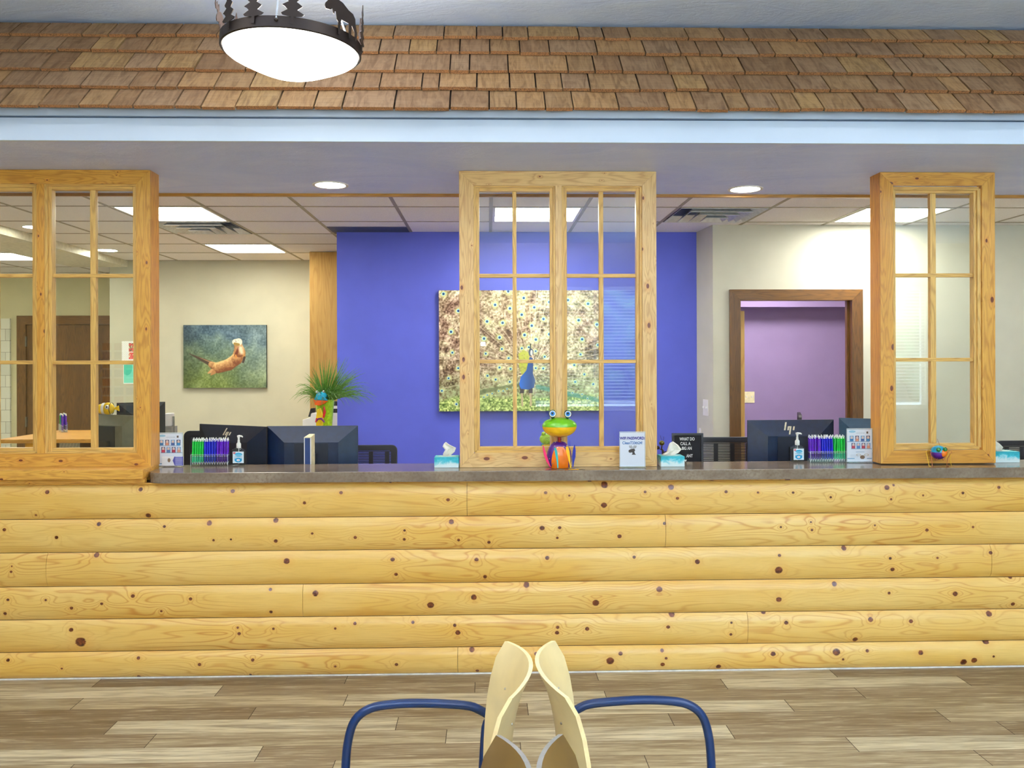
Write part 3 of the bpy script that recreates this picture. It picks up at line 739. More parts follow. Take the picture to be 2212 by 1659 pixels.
# ================================================================ the three pine windows
def window(idx, outer, cw, panes, mull, mx, mz, mo, sash_w=11, yb=.11):
    """outer (x0,y0,x1,y1) px; panes: list of (x0,y0,x1,y1,[muntin x px],[muntin y px])"""
    wn = bpy.data.objects.new('window_%d' % idx, None); COL.objects.link(wn); wn['kind'] = 'structure'; wn['_o'] = (0, 0, 0)
    x0, x1, z0, z1 = rect(*outer, Y_WIN); z1 = Z_SOF - .001
    z0 = max(z0, Z_TOP + .0005) if idx > 1 else z0
    cwm = cw * Y_WIN / F
    r = mitre(x0, x1, z0, z1, cwm, Y_WIN, Y_WIN + .018)
    for k_ in ('head', 'bottom'): r[k_].build('casing_' + k_ if k_ == 'head' else 'casing_sill', mx, wn, bevel=.002)
    for k_ in ('left', 'right'): r[k_].build('side_casing', mz, wn, bevel=.002)
    # the box of the window behind the casing
    b = MB(); yb0, yb1 = Y_WIN + .018, Y_WIN + .018 + yb
    th = .028
    b.box(x0 + .001, x0 + th, yb0, yb1, z0, z1); b.build('side_jamb', M_OY, wn)
    b = MB().box(x1 - th, x1 - .001, yb0, yb1, z0, z1); b.build('side_jamb', M_OY, wn)
    MB().box(x0 + th, x1 - th, yb0, yb1, z1 - th, z1).build('head_jamb', M_OX, wn)
    MB().box(x0 + th, x1 - th, yb0, yb1, z0, z0 + th + .02).build('sill', M_OX, wn)
    ys = Y_WIN + .03
    if mull:
        m0, m1, _, _ = rect(mull[0], 500, mull[1], 900, Y_WIN + .008)
        MB().box(m0, m1, Y_WIN + .004, yb1, z0 + cwm * .9, z1 - cwm * .9).build('mullion', mz, wn, bevel=.003)
    for (a, t, c, d, vx, vy) in panes:
        X0, X1, Z0, Z1 = rect(a, t, c, d, ys + .02)
        sw = sash_w * Y_WIN / F
        sh = bpy.data.objects.new('sash', None); COL.objects.link(sh); sh.parent = wn; sh['_o'] = (0, 0, 0)
        for nm, bb in (('sash_stile', (X0 - sw, X0, Z0 - sw, Z1 + sw)), ('sash_stile', (X1, X1 + sw, Z0 - sw, Z1 + sw)), ('sash_rail', (X0, X1, Z0 - sw, Z0)), ('sash_rail', (X0, X1, Z1, Z1 + sw))):
            MB().box(bb[0], bb[1], ys - .008, ys + .036, bb[2], bb[3]).build(nm, M_SZ if nm == 'sash_stile' else M_SX, sh, bevel=.003)
        # stop bead, one step in front of the sash
        w2 = sw * .45
        for bb in ((X0 - sw - w2, X0 - sw * .62, Z0 - sw, Z1 + sw), (X1 + sw * .62, X1 + sw + w2, Z0 - sw, Z1 + sw)):
            MB().box(bb[0], bb[1], Y_WIN + .010, ys - .008, bb[2], bb[3]).build('stop_bead', M_SZ, sh, bevel=.002)
        for bb in ((X0 - sw, X1 + sw, Z0 - sw - w2, Z0 - sw * .62), (X0 - sw, X1 + sw, Z1 + sw * .62, Z1 + sw + w2)):
            MB().box(bb[0], bb[1], Y_WIN + .010, ys - .008, bb[2], bb[3]).build('stop_bead', M_SX, sh, bevel=.002)
        for (p0, p1) in vx:
            q0, q1, _, _ = rect(p0, t, p1, d, ys + .02)
            MB().box(q0, q1, ys + .004, ys + .034, Z0, Z1).build('muntin', M_SZ, sh, bevel=.003)
        for (p0, p1) in vy:
            _, _, q0, q1 = rect(a, p0, c, p1, ys + .02)
            MB().box(X0, X1, ys + .003, ys + .035, q0, q1).build('muntin', M_SX, sh, bevel=.003)
        MB().box(X0 - .004, X1 + .004, ys + .018, ys + .022, Z0 - .004, Z1 + .004).build('glass_pane', M_GLASS, sh)
    return wn
H1, H2 = (592, 600), (779, 787)
window(1, (-150, 366, 325, 1010), 30, [(-98, 414, 76, 967, [(-14, -2)], [H1, H2]), (118, 412, 292, 967, [(198, 210)], [H1, H2])], (80, 96), M_OX, M_OZ, M_OY)
window(2, (992.5, 368, 1418.5, 1010), 31, [(1036, 415, 1187.5, 964, [(1107.5, 1116)], [H1, (777, 784.5)]), (1224, 415, 1373, 964, [(1293.5, 1303)], [H1, (777, 784.5)])], (1200, 1214), M_PX, M_PZ, M_OY)
window(3, (1902, 372, 2150, 1001), 29, [(1930, 419, 2098, 957, [(2007, 2019)], [(591, 599), (773, 781)])], None, M_OX, M_OZ, M_OY, sash_w=9)

# ================================================================ shingled canopy over the counter
def shingle_mat():
    t = NT('cedar_shingle'); a = t.node('ShaderNodeVertexColor'); a.layer_name = 'tone'
    off = t.node('ShaderNodeCombineXYZ'); t.L(t.math('MULTIPLY', a.outputs['Alpha'], 53.0), off.inputs[0]); t.L(t.math('MULTIPLY', a.outputs['Alpha'], 31.0), off.inputs[2])
    va = t.node('ShaderNodeVectorMath', operation='ADD'); t.L(t.pos(), va.inputs[0]); t.L(off.outputs[0], va.inputs[1])
    rot = t.mapping(va.outputs[0], (34, 5, 5), (0, 0, 0))
    n = t.noise(rot, 1, 4, .6, 1.2); n2 = t.noise(va.outputs[0], 9, 3, .6, .6); n3 = t.noise(t.mapping(va.outputs[0], (9, 70, 70)), 1, 2, .5)
    c = t.mix(t.ramp(n, [(0.42, (0, 0, 0)), (0.66, (200, 200, 200))]), a.outputs[0], (84, 56, 34))
    c = t.mix(t.ramp(n2, [(0.5, (0, 0, 0)), (0.75, (150, 150, 150))]), c, (166, 138, 108))
    c = t.mix(t.math('MULTIPLY', t.math('SUBTRACT', n3, .5, clamp=True), .8), c, (80, 50, 30))
    t.base(c, .7, spec=.2); t.bump(t.math('ADD', n, t.math('MULTIPLY', n3, .5)), .5, .006); return t.m
M_SHAKE = shingle_mat(); M_BUTT = flat('shingle_cut_end', (122, 82, 46), .85, scale=220, var=.35)
J5 = [
 [25, 89, 180, 237, 299, 382, 470, 560, 652, 740, 850, 959, 1029, 1086, 1141, 1250, 1304, 1361, 1486, 1562, 1616, 1719, 1785, 1880, 1934, 2011, 2082, 2132, 2178, 2260],
 [43, 127, 199, 256, 318, 428, 520, 590, 676, 750, 819, 884, 943, 993, 1058, 1123, 1187, 1290, 1393, 1469, 1510, 1558, 1637, 1672, 1775, 1847, 1929, 1991, 2082, 2140, 2186, 2270],
 [91, 153, 271, 341, 423, 532, 610, 690, 740, 853, 972, 1014, 1098, 1227, 1285, 1344, 1442, 1493, 1607, 1723, 1827, 1928, 1966, 2050, 2138, 2183, 2275],
 [1, 85, 177, 282, 338, 385, 465, 542, 659, 764, 820, 911, 948, 1030, 1101, 1158, 1215, 1274, 1381, 1460, 1528, 1597, 1714, 1791, 1892, 1951, 2044, 2092, 2140, 2230],
 [1, 86, 173, 237, 290, 380, 437, 511, 600, 679, 740, 852, 972, 1057, 1116, 1178, 1238, 1336, 1444, 1503, 1572, 1616, 1681, 1727, 1778, 1862, 1953, 2023, 2082, 2142, 2240]]
ANG = math.radians(48); ca, sa = math.cos(ANG), math.sin(ANG)
YB, ZB = Y_SOFN - .12, EYE + 537.0 / F * (Y_SOFN - .12)          # eave edge of the lowest course
def s_of_h(h):   # distance up the slope at which the slope shows h pixels above the horizon
    k = h / F; return (k * YB - (ZB - EYE)) / (sa - k * ca)
HS = [718, 690, 657, 617, 579, 537]
SS = [s_of_h(h) for h in HS]
cn = thing('shingle_canopy', (0, YB, ZB), 'long sloping canopy of brown cedar shingles above the reception counter', 'canopy')
tonesS = [(148, 116, 80), (138, 106, 75), (158, 122, 82), (130, 100, 71), (146, 117, 88), (160, 127, 84), (138, 108, 79)]
rs = random.Random(11)
for k in range(5):
    s1, s0 = SS[k] + .045, SS[k + 1]       # top (tucked under), butt
    if k == 0: s1 = SS[0] + .02
    yb_ = YB + s0 * ca
    zb_ = ZB + s0 * sa
    xs = [P(q, CY - HS[k + 1], yb_).x for q in J5[k]]
    while xs[0] > -4.9: xs.insert(0, xs[0] - rs.uniform(.15, .27))
    while xs[-1] < X_R: xs.append(xs[-1] + rs.uniform(.14, .26))
    V = []; Fa = []; MI = []; TC = []
    for i in range(len(xs) - 1):
        g = rs.uniform(.0025, .0045); a, b = xs[i] + g, xs[i + 1] - g
        ds = rs.uniform(-.007, .005); th = rs.uniform(.012, .017); sk = rs.uniform(-.003, .003)
        lift = .013
        def pt(x, s, h): return (x, YB + s * ca - h * sa, ZB + s * sa + h * ca)
        base_ = len(V)
        V += [pt(a, s0 + ds, lift - .001), pt(b, s0 + ds + sk, lift - .001), pt(b, s1, -.002), pt(a, s1, -.002),
              pt(a, s0 + ds, lift + th), pt(b, s0 + ds + sk, lift + th), pt(b, s1, .001 + th * .2), pt(a, s1, .001 + th * .2)]
        fs = [(0, 3, 2, 1), (4, 5, 6, 7), (0, 1, 5, 4), (1, 2, 6, 5), (2, 3, 7, 6), (3, 0, 4, 7)]
        Fa += [tuple(q + base_ for q in f) for f in fs]; MI += [0, 0, 1, 0, 0, 0]
        c = rs.choice(tonesS)
        if a > 3.0 and rs.random() < .5: c = (172, 138, 86)
        TC += [(*lin(c), rs.random())] * 24
    me = bpy.data.meshes.new('shingle_course'); me.from_pydata(V, [], Fa); me.materials.append(M_SHAKE); me.materials.append(M_BUTT)
    me.polygons.foreach_set('material_index', MI)
    at = me.color_attributes.new('tone', 'FLOAT_COLOR', 'CORNER'); at.data.foreach_set('color', np.array(TC).ravel())
    me.transform(Matrix.Translation(-Vector(cn['_o'])))
    o = bpy.data.objects.new('shingle_course', me); COL.objects.link(o); o.parent = cn
# sheathing under the shingles, fascia and drip strip
top_s = SS[0] + .03
dY, dZ = .09 * ca, .09 * sa
MB().add([(X_L - .3, YB + dY, ZB + dZ - .006), (X_R, YB + dY, ZB + dZ - .006), (X_R, YB + top_s * ca, ZB + top_s * sa - .006), (X_L - .3, YB + top_s * ca, ZB + top_s * sa - .006),
          (X_L - .3, YB + dY + .02, ZB + dZ - .03), (X_R, YB + dY + .02, ZB + dZ - .03), (X_R, YB + top_s * ca + .03, ZB + top_s * sa - .04), (X_L - .3, YB + top_s * ca + .03, ZB + top_s * sa - .04)],
         [(0, 1, 2, 3), (4, 7, 6, 5), (0, 4, 5, 1), (3, 2, 6, 7), (0, 3, 7, 4), (1, 5, 6, 2)]).build('roof_deck', flat('roof_deck_dark', (44, 32, 24), .9), cn)
zf0 = Z_SOF - .004; zg = P(1106, 257, Y_SOFN - .02).z
MB().box(XL, XR, Y_SOFN - .022, Y_SOFN, zf0, zg - .004).build('fascia_board', M_FASCIA, cn, bevel=.002)
MB().box(XL, XR, Y_SOFN - .012, Y_SOFN, zg - .004, zg + .004).build('fascia_groove', M_GROOVE, cn)
MB().box(XL, XR, Y_SOFN - .030, Y_SOFN, zg + .004, ZB + .05).build('drip_edge_board', M_FASCIA, cn, bevel=.002)
# ================================================================ pendant lamp with moose and pine silhouettes
M_BRONZE = flat('dark_bronze_metal', (38, 28, 24), .45, .6)
M_BOWL = emit('frosted_glass_bowl', (255, 250, 236), BOWL_E)
M_CHROME = flat('brushed_nickel_rod', (205, 208, 212), .25, .9)
def tree_poly(h=.135, w=.062):
    L = [(.006, 0), (.006, .14)]
    for i in range(5):
        y = .14 + i * .155; r = w / 2 * (1 - i * .17)
        L += [(r * .78, y + .02), (r, y + .055), (r * .40, y + .13)]
    L += [(.003, .94), (0, 1.0)]
    pts = [(x, y * h) for x, y in L]
    return pts + [(-x * (.94 if i % 2 else 1.05), y) for i, (x, y) in reversed(list(enumerate(pts[:-1])))]
MOOSE = [(.0, .0), (.0, .34), (-.05, .40), (-.09, .62), (-.13, .60), (-.14, .52), (-.18, .55), (-.20, .66), (-.28, .60), (-.42, .58), (-.46, .64), (-.44, .74), (-.34, .86),
         (-.38, .92), (-.52, .90), (-.60, 1.02), (-.56, 1.14), (-.48, 1.04), (-.40, 1.16), (-.32, 1.02), (-.24, 1.14), (-.18, 1.0), (-.22, .92), (-.14, .96), (-.02, .98), (.14, .94), (.34, .80),
         (.50, .74), (.58, .62), (.60, .42), (.66, .22), (.64, .0), (.58, .0), (.58, .22), (.46, .40), (.44, .0), (.38, .0), (.36, .42), (.10, .44), (.07, .26), (.06, .0)]
def pendant(c, label, tilt=0.0, group='moose and pine pendants'):
    c = Vector(c); t = thing('pendant_lamp', c, label, 'pendant lamp', group)
    T = Matrix.Rotation(tilt, 4, 'Y'); R0 = .253
    prof = [(R0, 0), (R0 + .006, .003), (R0 + .006, .040), (R0, .042), (R0 - .006, .040), (R0 - .006, .003), (R0, 0)]
    MB().lathe(prof, c, 64, M=T, cap=False).build('ring_band', M_BRONZE, t, smooth=True)
    bp = [(R0 * r_, z_) for r_, z_ in ((0, -.092), (.12, -.0905), (.25, -.086), (.38, -.077), (.5, -.066), (.62, -.053), (.74, -.039), (.84, -.027), (.92, -.016), (.97, -.006), (.985, .006))]
    MB().lathe(bp, c, 64, M=T).build('glass_bowl', M_BOWL, t, smooth=True)
    for k, (a, kind) in enumerate([(-88, 'm'), (-43, 't'), (-17, 't'), (13, 't'), (50, 'm'), (88, 't'), (116, 't'), (146, 't'), (182, 'm'), (216, 't'), (246, 't')]):
        A = math.radians(a); rr = R0 + .011
        M = T @ Matrix.Rotation(A, 4, 'Z') @ Matrix.Translation((0, -rr, .012 if kind == 't' else .016))
        if kind == 't': poly = tree_poly(.175 if a != 13 else .185, .082); nm = 'pine_tree_cutout'
        else: poly = [(x * .135 * (-1 if a < 0 else 1), z * .125) for x, z in MOOSE]; nm = 'moose_cutout'
        mb = MB().prism(poly, -.0015, .0015, M=Matrix.Translation(c) @ M); mb.build(nm, M_BRONZE, t)
    ce = Vector((c.x, c.y, Z_UP))
    for a in (1, 121, 241):
        A = math.radians(a); p0 = c + (T @ Vector((math.sin(A) * (R0 - .002), -math.cos(A) * (R0 + .007), .024)))
        p1 = ce + Vector((math.sin(A) * .05, -math.cos(A) * .05, -.02))
        p2 = p0 + Vector((0, 0, .16))
        MB().tube([p0, p0.lerp(p1, .5), p1], .0045, 10).build('rod', M_CHROME, t, smooth=True)
        MB().ball(p0 + Vector((math.sin(A) * .003, -math.cos(A) * .003, 0)), .007, n=10, k=6).build('rod_bolt', M_BRONZE, t, smooth=True)
    MB().lathe([(.075, 0), (.075, -.012), (.05, -.03), (.0, -.03)], ce, 32).build('canopy', M_CHROME, t, smooth=True)
    return t
PEND = (P(631, 500, 3.3).x, 3.3, EYE + 662.0 / F * 3.3)
pd = pendant(PEND, 'round pendant lamp with moose and pine tree cutouts, glowing white bowl', math.radians(1.6))
area('pendant_bulb', (PEND[0], PEND[1], PEND[2] + .02), (math.pi, 0, 0), .40, .40, PEND_UP, (1, .97, .92), 'DISK')
for n_, (px_, py_) in enumerate([(-2.6, .0), (-1.2, -1.7), (3.0, .0), (3.2, -1.8), (-2.5, -2.1)]):  # unseen copies of the pendant, added as fill light
    dup(pd, (px_, py_, PEND[2]), label='unseen moose and pine pendant lamp added as fill light behind the camera', group='moose and pine pendants')
    area('pendant_bulb', (px_, py_, PEND[2] + .02), (math.pi, 0, 0), .40, .40, PEND_FILL * (1.5 if px_ > 1 else 1), (.85, .93, 1), 'DISK')  # upward fill light of the added pendant

# ================================================================ things on the worktop
M_ACR = glass('clear_acrylic', (252, 253, 255), 1.45)
M_ACE = flat('acrylic_cut_edge', (215, 225, 232), .15)
def inpoly(U, V, poly):
    c = np.zeros(U.shape, bool); n = len(poly); j = n - 1
    for i in range(n):
        xi, yi = poly[i]; xj, yj = poly[j]
        c ^= ((yi > V) != (yj > V)) & (U < (xj - xi) * (V - yi) / (yj - yi + 1e-12) + xi); j = i
    return c
def brochure_fn(card):
    def fn(U, V):
        im = np.ones(U.shape + (3,)) * np.array([.93, .95, .98])
        bl = ((U - .2) / .14) ** 2 + ((V - .07) / .035) ** 2 < 1
        im = blend(im, bl * .55, (90, 180, 215))
        ln = (abs(V - .115) < .012) & (U > .34) & (U < .72) & (np.sin(U * 190) > -.2); im = blend(im, ln * .6, (150, 155, 165))
        im = blend(im, ((abs(U - .82) < .035) & (abs(V - .10) < .03)) * .9, (80, 60, 50))
        cols = [(40, 120, 180), (225, 150, 120), (60, 90, 160), (40, 140, 200), (200, 50, 80), (90, 130, 190), (190, 40, 70), (230, 160, 130)]
        for r in range(2):
            for k in range(4):
                x0 = (.10, .17)[r] + k * (.225, .205)[r]; y0 = (.20, .42)[r]; w = .16; h = .17
                m = (U > x0) & (U < x0 + w) & (V > y0) & (V < y0 + h)
                im = blend(im, m * 1.0, (40, 60, 110) if (k + r) % 2 else (120, 170, 210))
                f = m & ((((U - x0 - w / 2) / .05) ** 2 + ((V - y0 - .06) / .05) ** 2) < 1); im = blend(im, f * 1.0, (235, 205, 190))
                b = m & (V > y0 + .09) & (abs(U - x0 - w / 2) < .062); im = blend(im, b * 1.0, cols[r * 4 + k])
        im = blend(im, ((abs(V - .383) < .007) & (U < .9)) * .9, (60, 120, 165)); im = blend(im, ((abs(V - .60) < .007) & (U > .15)) * .9, (60, 140, 175))
        if not card:
            im = blend(im, ((abs(V - .90) < .012) & ((U < .3) | (U > .8))) * .8, (60, 140, 190))
            m = ((U - .62) / .10) ** 2 + ((V - .86) / .06) ** 2 < 1; im = blend(im, m * 1.0, (120, 84, 56))
            for s_ in (-1, 1):
                q = ((U - .62 - s_ * .16) / .10) ** 2 + ((V - .79) / .035) ** 2; im = blend(im, ((q < 1) & (q > .45)) * .8, (190, 170, 140))
            im = blend(im, ((abs(V - .70) < .01) & (U > .35) & (U < .7)) * .5, (120, 150, 180))
            im = blend(im, ((U > .12) & (U < .45) & (V > .78) & (V < .86) & (np.sin(V * 260) > 0)) * .3, (150, 160, 175))
        else:
            im = blend(im, ((abs(V - .94) < .012) & (U < .3)) * .9, (60, 140, 190))
        return im
    return fn
def sign_stand(name, px0, py0, px1, py1, label, group, lean=.02):
    """flat upright acrylic sheet holder with foot; front face at Y"""
    Y = PZ((px0 + px1) / 2, py1, Z_TOP).y
    x0, x1, z0, z1 = rect(px0, py0, px1, py1, Y); z0 = Z_TOP + .0006
    t = thing(name, ((x0 + x1) / 2, Y, Z_TOP), label, 'sign holder', group)
    MB().box(x0, x1, Y - .004, Y - .002, z0 + .003, z1).build('front_sheet', M_ACR, t)
    MB().box(x0, x1, Y + .0015, Y + .0035, z0 + .003, z1 + .003).build('back_sheet', M_ACR, t)
    MB().box(x0, x1, Y - .03, Y + .045, z0, z0 + .0028).build('foot', M_ACR, t)
    MB().box(x0, x1, Y - .0045, Y + .004, z1 + .001, z1 + .004).build('top_fold', M_ACE, t)
    for e in (x0, x1 - .0015): MB().box(e, e + .0015, Y - .0045, Y + .004, z0 + .003, z1).build('side_edge', M_ACE, t)
    return t, x0 + .003, x1 - .003, z0 + .005, z1 - .001, Y
G = 'brochure holders on the worktop'
t, x0, x1, z0, z1, Y = sign_stand('brochure_holder', 338, 936, 395, 1008, 'acrylic brochure holder with purple and white card at the worktop\'s rounded end', G)
dense_print('printed_sheet', x0, x1, z0, z1, Y - .001, 110, 140, brochure_fn(True), t)
c0, c1, e0, e1 = rect(350, 986, 396, 1006, Y - .012)
def card_fn(U, V):
    im = np.ones(U.shape + (3,)) * .95
    m = inpoly(U, V, [(.50, .45), (.58, .02), (1.0, .02), (1.0, 1.0), (.60, 1.0)]); im = blend(im, m * 1.0, (72, 76, 170))
    im = blend(im, (m & (np.sin(V * 44) > .3) & (U > .62) & (U < .95)) * .75, (235, 235, 250))
    im = blend(im, (((U - .33) / .07) ** 2 + ((V - .4) / .22) ** 2 < 1) * .8, (120, 90, 60)); return im
cd = MB().box(c0, c1, Y - .0125, Y - .0115, e0, e1).build('card_backing', M_WHITEM, t)
dense_print('business_card', c0, c1, e0, e1, Y - .0127, 90, 50, card_fn, t)
MB().box(c0 - .002, c1 + .002, Y - .0145, Y - .0135, Z_TOP + .004, e1 - .01).build('card_pocket', M_ACR, t)
t, x0, x1, z0, z1, Y = sign_stand('brochure_holder', 1829, 927, 1884, 999.5, 'acrylic brochure holder with brown moose drawing beside the narrow pine window', G)
dense_print('printed_sheet', x0, x1, z0, z1, Y - .001, 110, 140, brochure_fn(False), t)

t, x0, x1, z0, z1, Y = sign_stand('wifi_sign', 1338, 934, 1394, 1010, 'white wifi password sign in clear holder in front of the double window', None)
def white(U, V): return np.ones(U.shape + (3,)) * np.array([.94, .95, .98])
dense_print('printed_sheet', x0, x1, z0, z1, Y - .001, 4, 4, white, t)
M_NAVY = flat('navy_ink', (40, 36, 140), .6); M_BLUEINK = flat('blue_ink', (30, 110, 180), .6); M_GREYINK = flat('grey_ink', (70, 64, 62), .6); M_LGREY = flat('light_grey_ink', (178, 180, 186), .6)
w_ = x1 - x0; xm = (x0 + x1) / 2
text_part('wifi_heading', 'WIFI PASSWORD:', xm, Y - .0018, z1 - .031, .0205, M_NAVY, t, sx=.84, bold=.0007)
text_part('password_text', 'CleanT33th24!', xm, Y - .0018, z1 - .056, .0205, M_BLUEINK, t, sx=.88, bold=.0004)
mz = z1 - .098
head = [(-.021, -.006), (-.020, .004), (-.010, .009), (.004, .012), (.012, .010), (.015, .002), (.010, -.004), (.014, -.016), (.020, -.021), (-.004, -.021), (.001, -.012), (-.004, -.008), (-.013, -.011)]
MB().prism([(xm + a, mz + b) for a, b in head], Y - .0022, Y - .0016).build('moose_head', M_GREYINK, t)
for s_ in (-1, 1):
    an = [(.004, .012), (.016, .014), (.021, .022), (.018, .030), (.012, .026), (.008, .031), (.003, .024), (-.001, .018)]
    MB().prism([(xm + s_ * a + .002, mz + b) for a, b in an], Y - .0022, Y - .0016).build('moose_antler', M_LGREY, t)

# tissue boxes
def tissue_mat():
    t = NT('tissue_box_print'); o = t.pos(); n = t.noise(o, 26, 4, .6, .8); z = t.node('ShaderNodeSeparateXYZ'); t.L(o, z.inputs[0])
    g = t.math('MULTIPLY', t.math('SUBTRACT', z.outputs[2], Z_TOP), 14.0)
    f = t.math('ADD', n, t.math('SUBTRACT', g, .42))
    t.base(t.ramp(f, [(0.34, (222, 240, 244)), (0.50, (140, 214, 226)), (0.62, (56, 186, 204)), (0.85, (34, 160, 176))]), .5); return t.m
M_TBOX = tissue_mat(); M_TISSUE = flat('tissue_paper', (238, 234, 224), .9, scale=60, var=.03)
M_TTOP = flat('tissue_box_top', (96, 190, 194), .5, scale=40, var=.12)
def tissue_box(px0, px1, ptop, pbot, label, shape, dep=.115):
    Y = PZ((px0 + px1) / 2, pbot, Z_TOP).y
    x0, x1, z0, z1 = rect(px0, ptop, px1, pbot, Y); z0 = Z_TOP + .0005
    t = thing('tissue_box', ((x0 + x1) / 2, Y, Z_TOP), label, 'tissue box', 'teal tissue boxes on the worktop')
    MB().box(x0, x1, Y, Y + dep, z0, z1).build('carton', [M_TBOX], t, bevel=.002)
    MB().box(x0 + .004, x1 - .004, Y + .004, Y + dep - .004, z1, z1 + .0006).build('carton_top', M_TTOP, t)
    xm, ym = (x0 + x1) / 2, Y + dep / 2
    MB().lathe([(0, 0), (.05, 0), (.05, .0008), (0, .0008)], (xm, ym, z1 + .0008), 28, sy=.38).build('slot_film', M_WHITEM, t)
    rs = random.Random(len(label)); N = 9; V = []
    for i, (tz, cxx, ww, dd) in enumerate(shape):
        for k in range(N):
            a = k / (N - 1) * 2 - 1
            V.append((xm + cxx + a * ww, ym + dd * math.sin(a * 4.2 + i * .5) , z1 + .001 + tz + .006 * a * (i > 0)))
    Fs = [(i * N + k, i * N + k + 1, (i + 1) * N + k + 1, (i + 1) * N + k) for i in range(len(shape) - 1) for k in range(N - 1)]
    o = MB().add(V, Fs).build('tissue', M_TISSUE, t, smooth=True)
    sm = o.modifiers.new('t', 'SOLIDIFY'); sm.thickness = .0012
    return t
tissue_box(938, 991, 988, 1010.5, 'teal tissue box standing left of the double pine window', [(0, -.004, .018, .006), (.018, .010, .032, .010), (.040, .020, .030, .009), (.058, -.006, .018, .006), (.072, -.012, .006, .002)], .11)
tissue_box(1428, 1479, 986, 1008.5, 'teal tissue box standing right of the double pine window', [(0, -.012, .022, .010), (.008, -.006, .045, .014), (.026, .018, .040, .012), (.050, .012, .028, .009), (.070, .002, .010, .003)], .11)
tissue_box(2148, 2203, 976, 999.5, 'teal tissue box standing at the right of the narrow pine window', [(0, -.02, .020, .006), (.016, -.03, .034, .010), (.036, -.046, .030, .009), (.056, -.062, .014, .005)], .11)

# sanitizer bottles
M_GEL = glass('clear_gel_bottle', (236, 244, 246), 1.42, .02)
M_PUMP = flat('white_pump_plastic', (226, 228, 224), .35)
def label_fn(U, V):
    im = np.ones(U.shape + (3,)) * np.array([.86, .92, .96])
    im = blend(im, (((U - .52) / .34) ** 2 + ((V - .26) / .16) ** 2 < 1) * 1.0, (50, 170, 214))
    im = blend(im, ((abs(V - .30) < .02) & (abs(U - .5) < .3)) * .8, (220, 240, 250))
    im = blend(im, ((V > .40) & (V < .56) & (abs(U - .5) < .36) & (np.sin(V * 120) > 0)) * .7, (90, 150, 190))
    im = blend(im, ((((U - .5) / .34) ** 2 + ((V - .74) / .2) ** 2 < 1) | ((abs(U - .5) < .34) & (V > .58) & (V < .72))) * 1.0, (30, 150, 200))
    im = blend(im, (((U - .5) / .15) ** 2 + ((V - .74) / .09) ** 2 < 1) * 1.0, (240, 240, 245))
    im = blend(im, (((U - .5) / .06) ** 2 + ((V - .74) / .04) ** 2 < 1) * .8, (220, 110, 130))
    im = blend(im, ((U > .04) & (U < .24) & (V > .04) & (V < .19)) * 1.0, (190, 60, 80))
    im = blend(im, ((U > .07) & (U < .21) & (abs(V - .11) < .02)) * .8, (250, 230, 235)); return im
def sanitizer(px0, px1, ptop, pbot, label):
    Y = PZ((px0 + px1) / 2, pbot, Z_TOP).y
    s = Y / F; xm = P((px0 + px1) / 2, pbot, Y).x; Y += .016
    H = (pbot - ptop) * s; hw = (px1 - px0) / 2 * s; z = Z_TOP + .0006
    t = thing('sanitizer_bottle', (xm, Y, Z_TOP), label, 'sanitizer bottle', 'hand sanitizer pump bottles')
    hb = H * .52
    rg = []
    prof = [(.90, 0), (1, .03), (1, .70), (.97, .80), (.62, .92), (.34, .99), (.30, 1.0)]
    mb = MB(); n = 28; vs = []
    for r, q in prof:
        for k in range(n):
            a = 2 * math.pi * k / n; c_, s_ = math.cos(a), math.sin(a); e = .55
            vs.append((xm + math.copysign(abs(c_) ** e, c_) * hw * r, Y + math.copysign(abs(s_) ** e, s_) * .016 * (r ** .7), z + q * hb))
    fs = [(i * n + k, i * n + (k + 1) % n, (i + 1) * n + (k + 1) % n, (i + 1) * n + k) for i in range(len(prof) - 1) for k in range(n)] + [tuple(reversed(range(n))), tuple(range((len(prof) - 1) * n, len(prof) * n))]
    mb.add(vs, fs).build('bottle_body', M_GEL, t, smooth=True)
    zc = z + hb
    MB().lathe([(.012, -.004), (.0125, 0), (.0125, .020), (.008, .026), (.0065, .028), (.0065, .040)], (xm, Y, zc), 24).build('pump_collar', M_PUMP, t, smooth=True)
    MB().lathe([(.005, .036), (.0055, .052), (.009, .060), (.009, .066), (0, .068)], (xm, Y, zc), 20).tube([(xm + .002, Y, zc + .063), (xm + .018, Y - .004, zc + .062), (xm + .023, Y - .006, zc + .057)], [.006, .0045, .0035], 10).build('pump_head', M_PUMP, t, smooth=True)
    MB().tube([(xm, Y, z + .01), (xm, Y, zc)], .002, 8).build('dip_tube', M_PUMP, t)
    MB().box(xm - hw * .68, xm + hw * .78, Y - .0172, Y - .0168, z + hb * .14, z + hb * .78).build('label_backing', M_WHITEM, t)
    dense_print('bottle_label', xm - hw * .68, xm + hw * .78, z + hb * .14, z + hb * .78, Y - .0174, 60, 70, label_fn, t)
    return t
san = sanitizer(498, 530, 932, 1006, 'clear sanitizer pump bottle in front of the tilted monitor at the left')
sanitizer(1709, 1740, 925, 999, 'clear sanitizer pump bottle beside the pens, in front of the logo monitor')

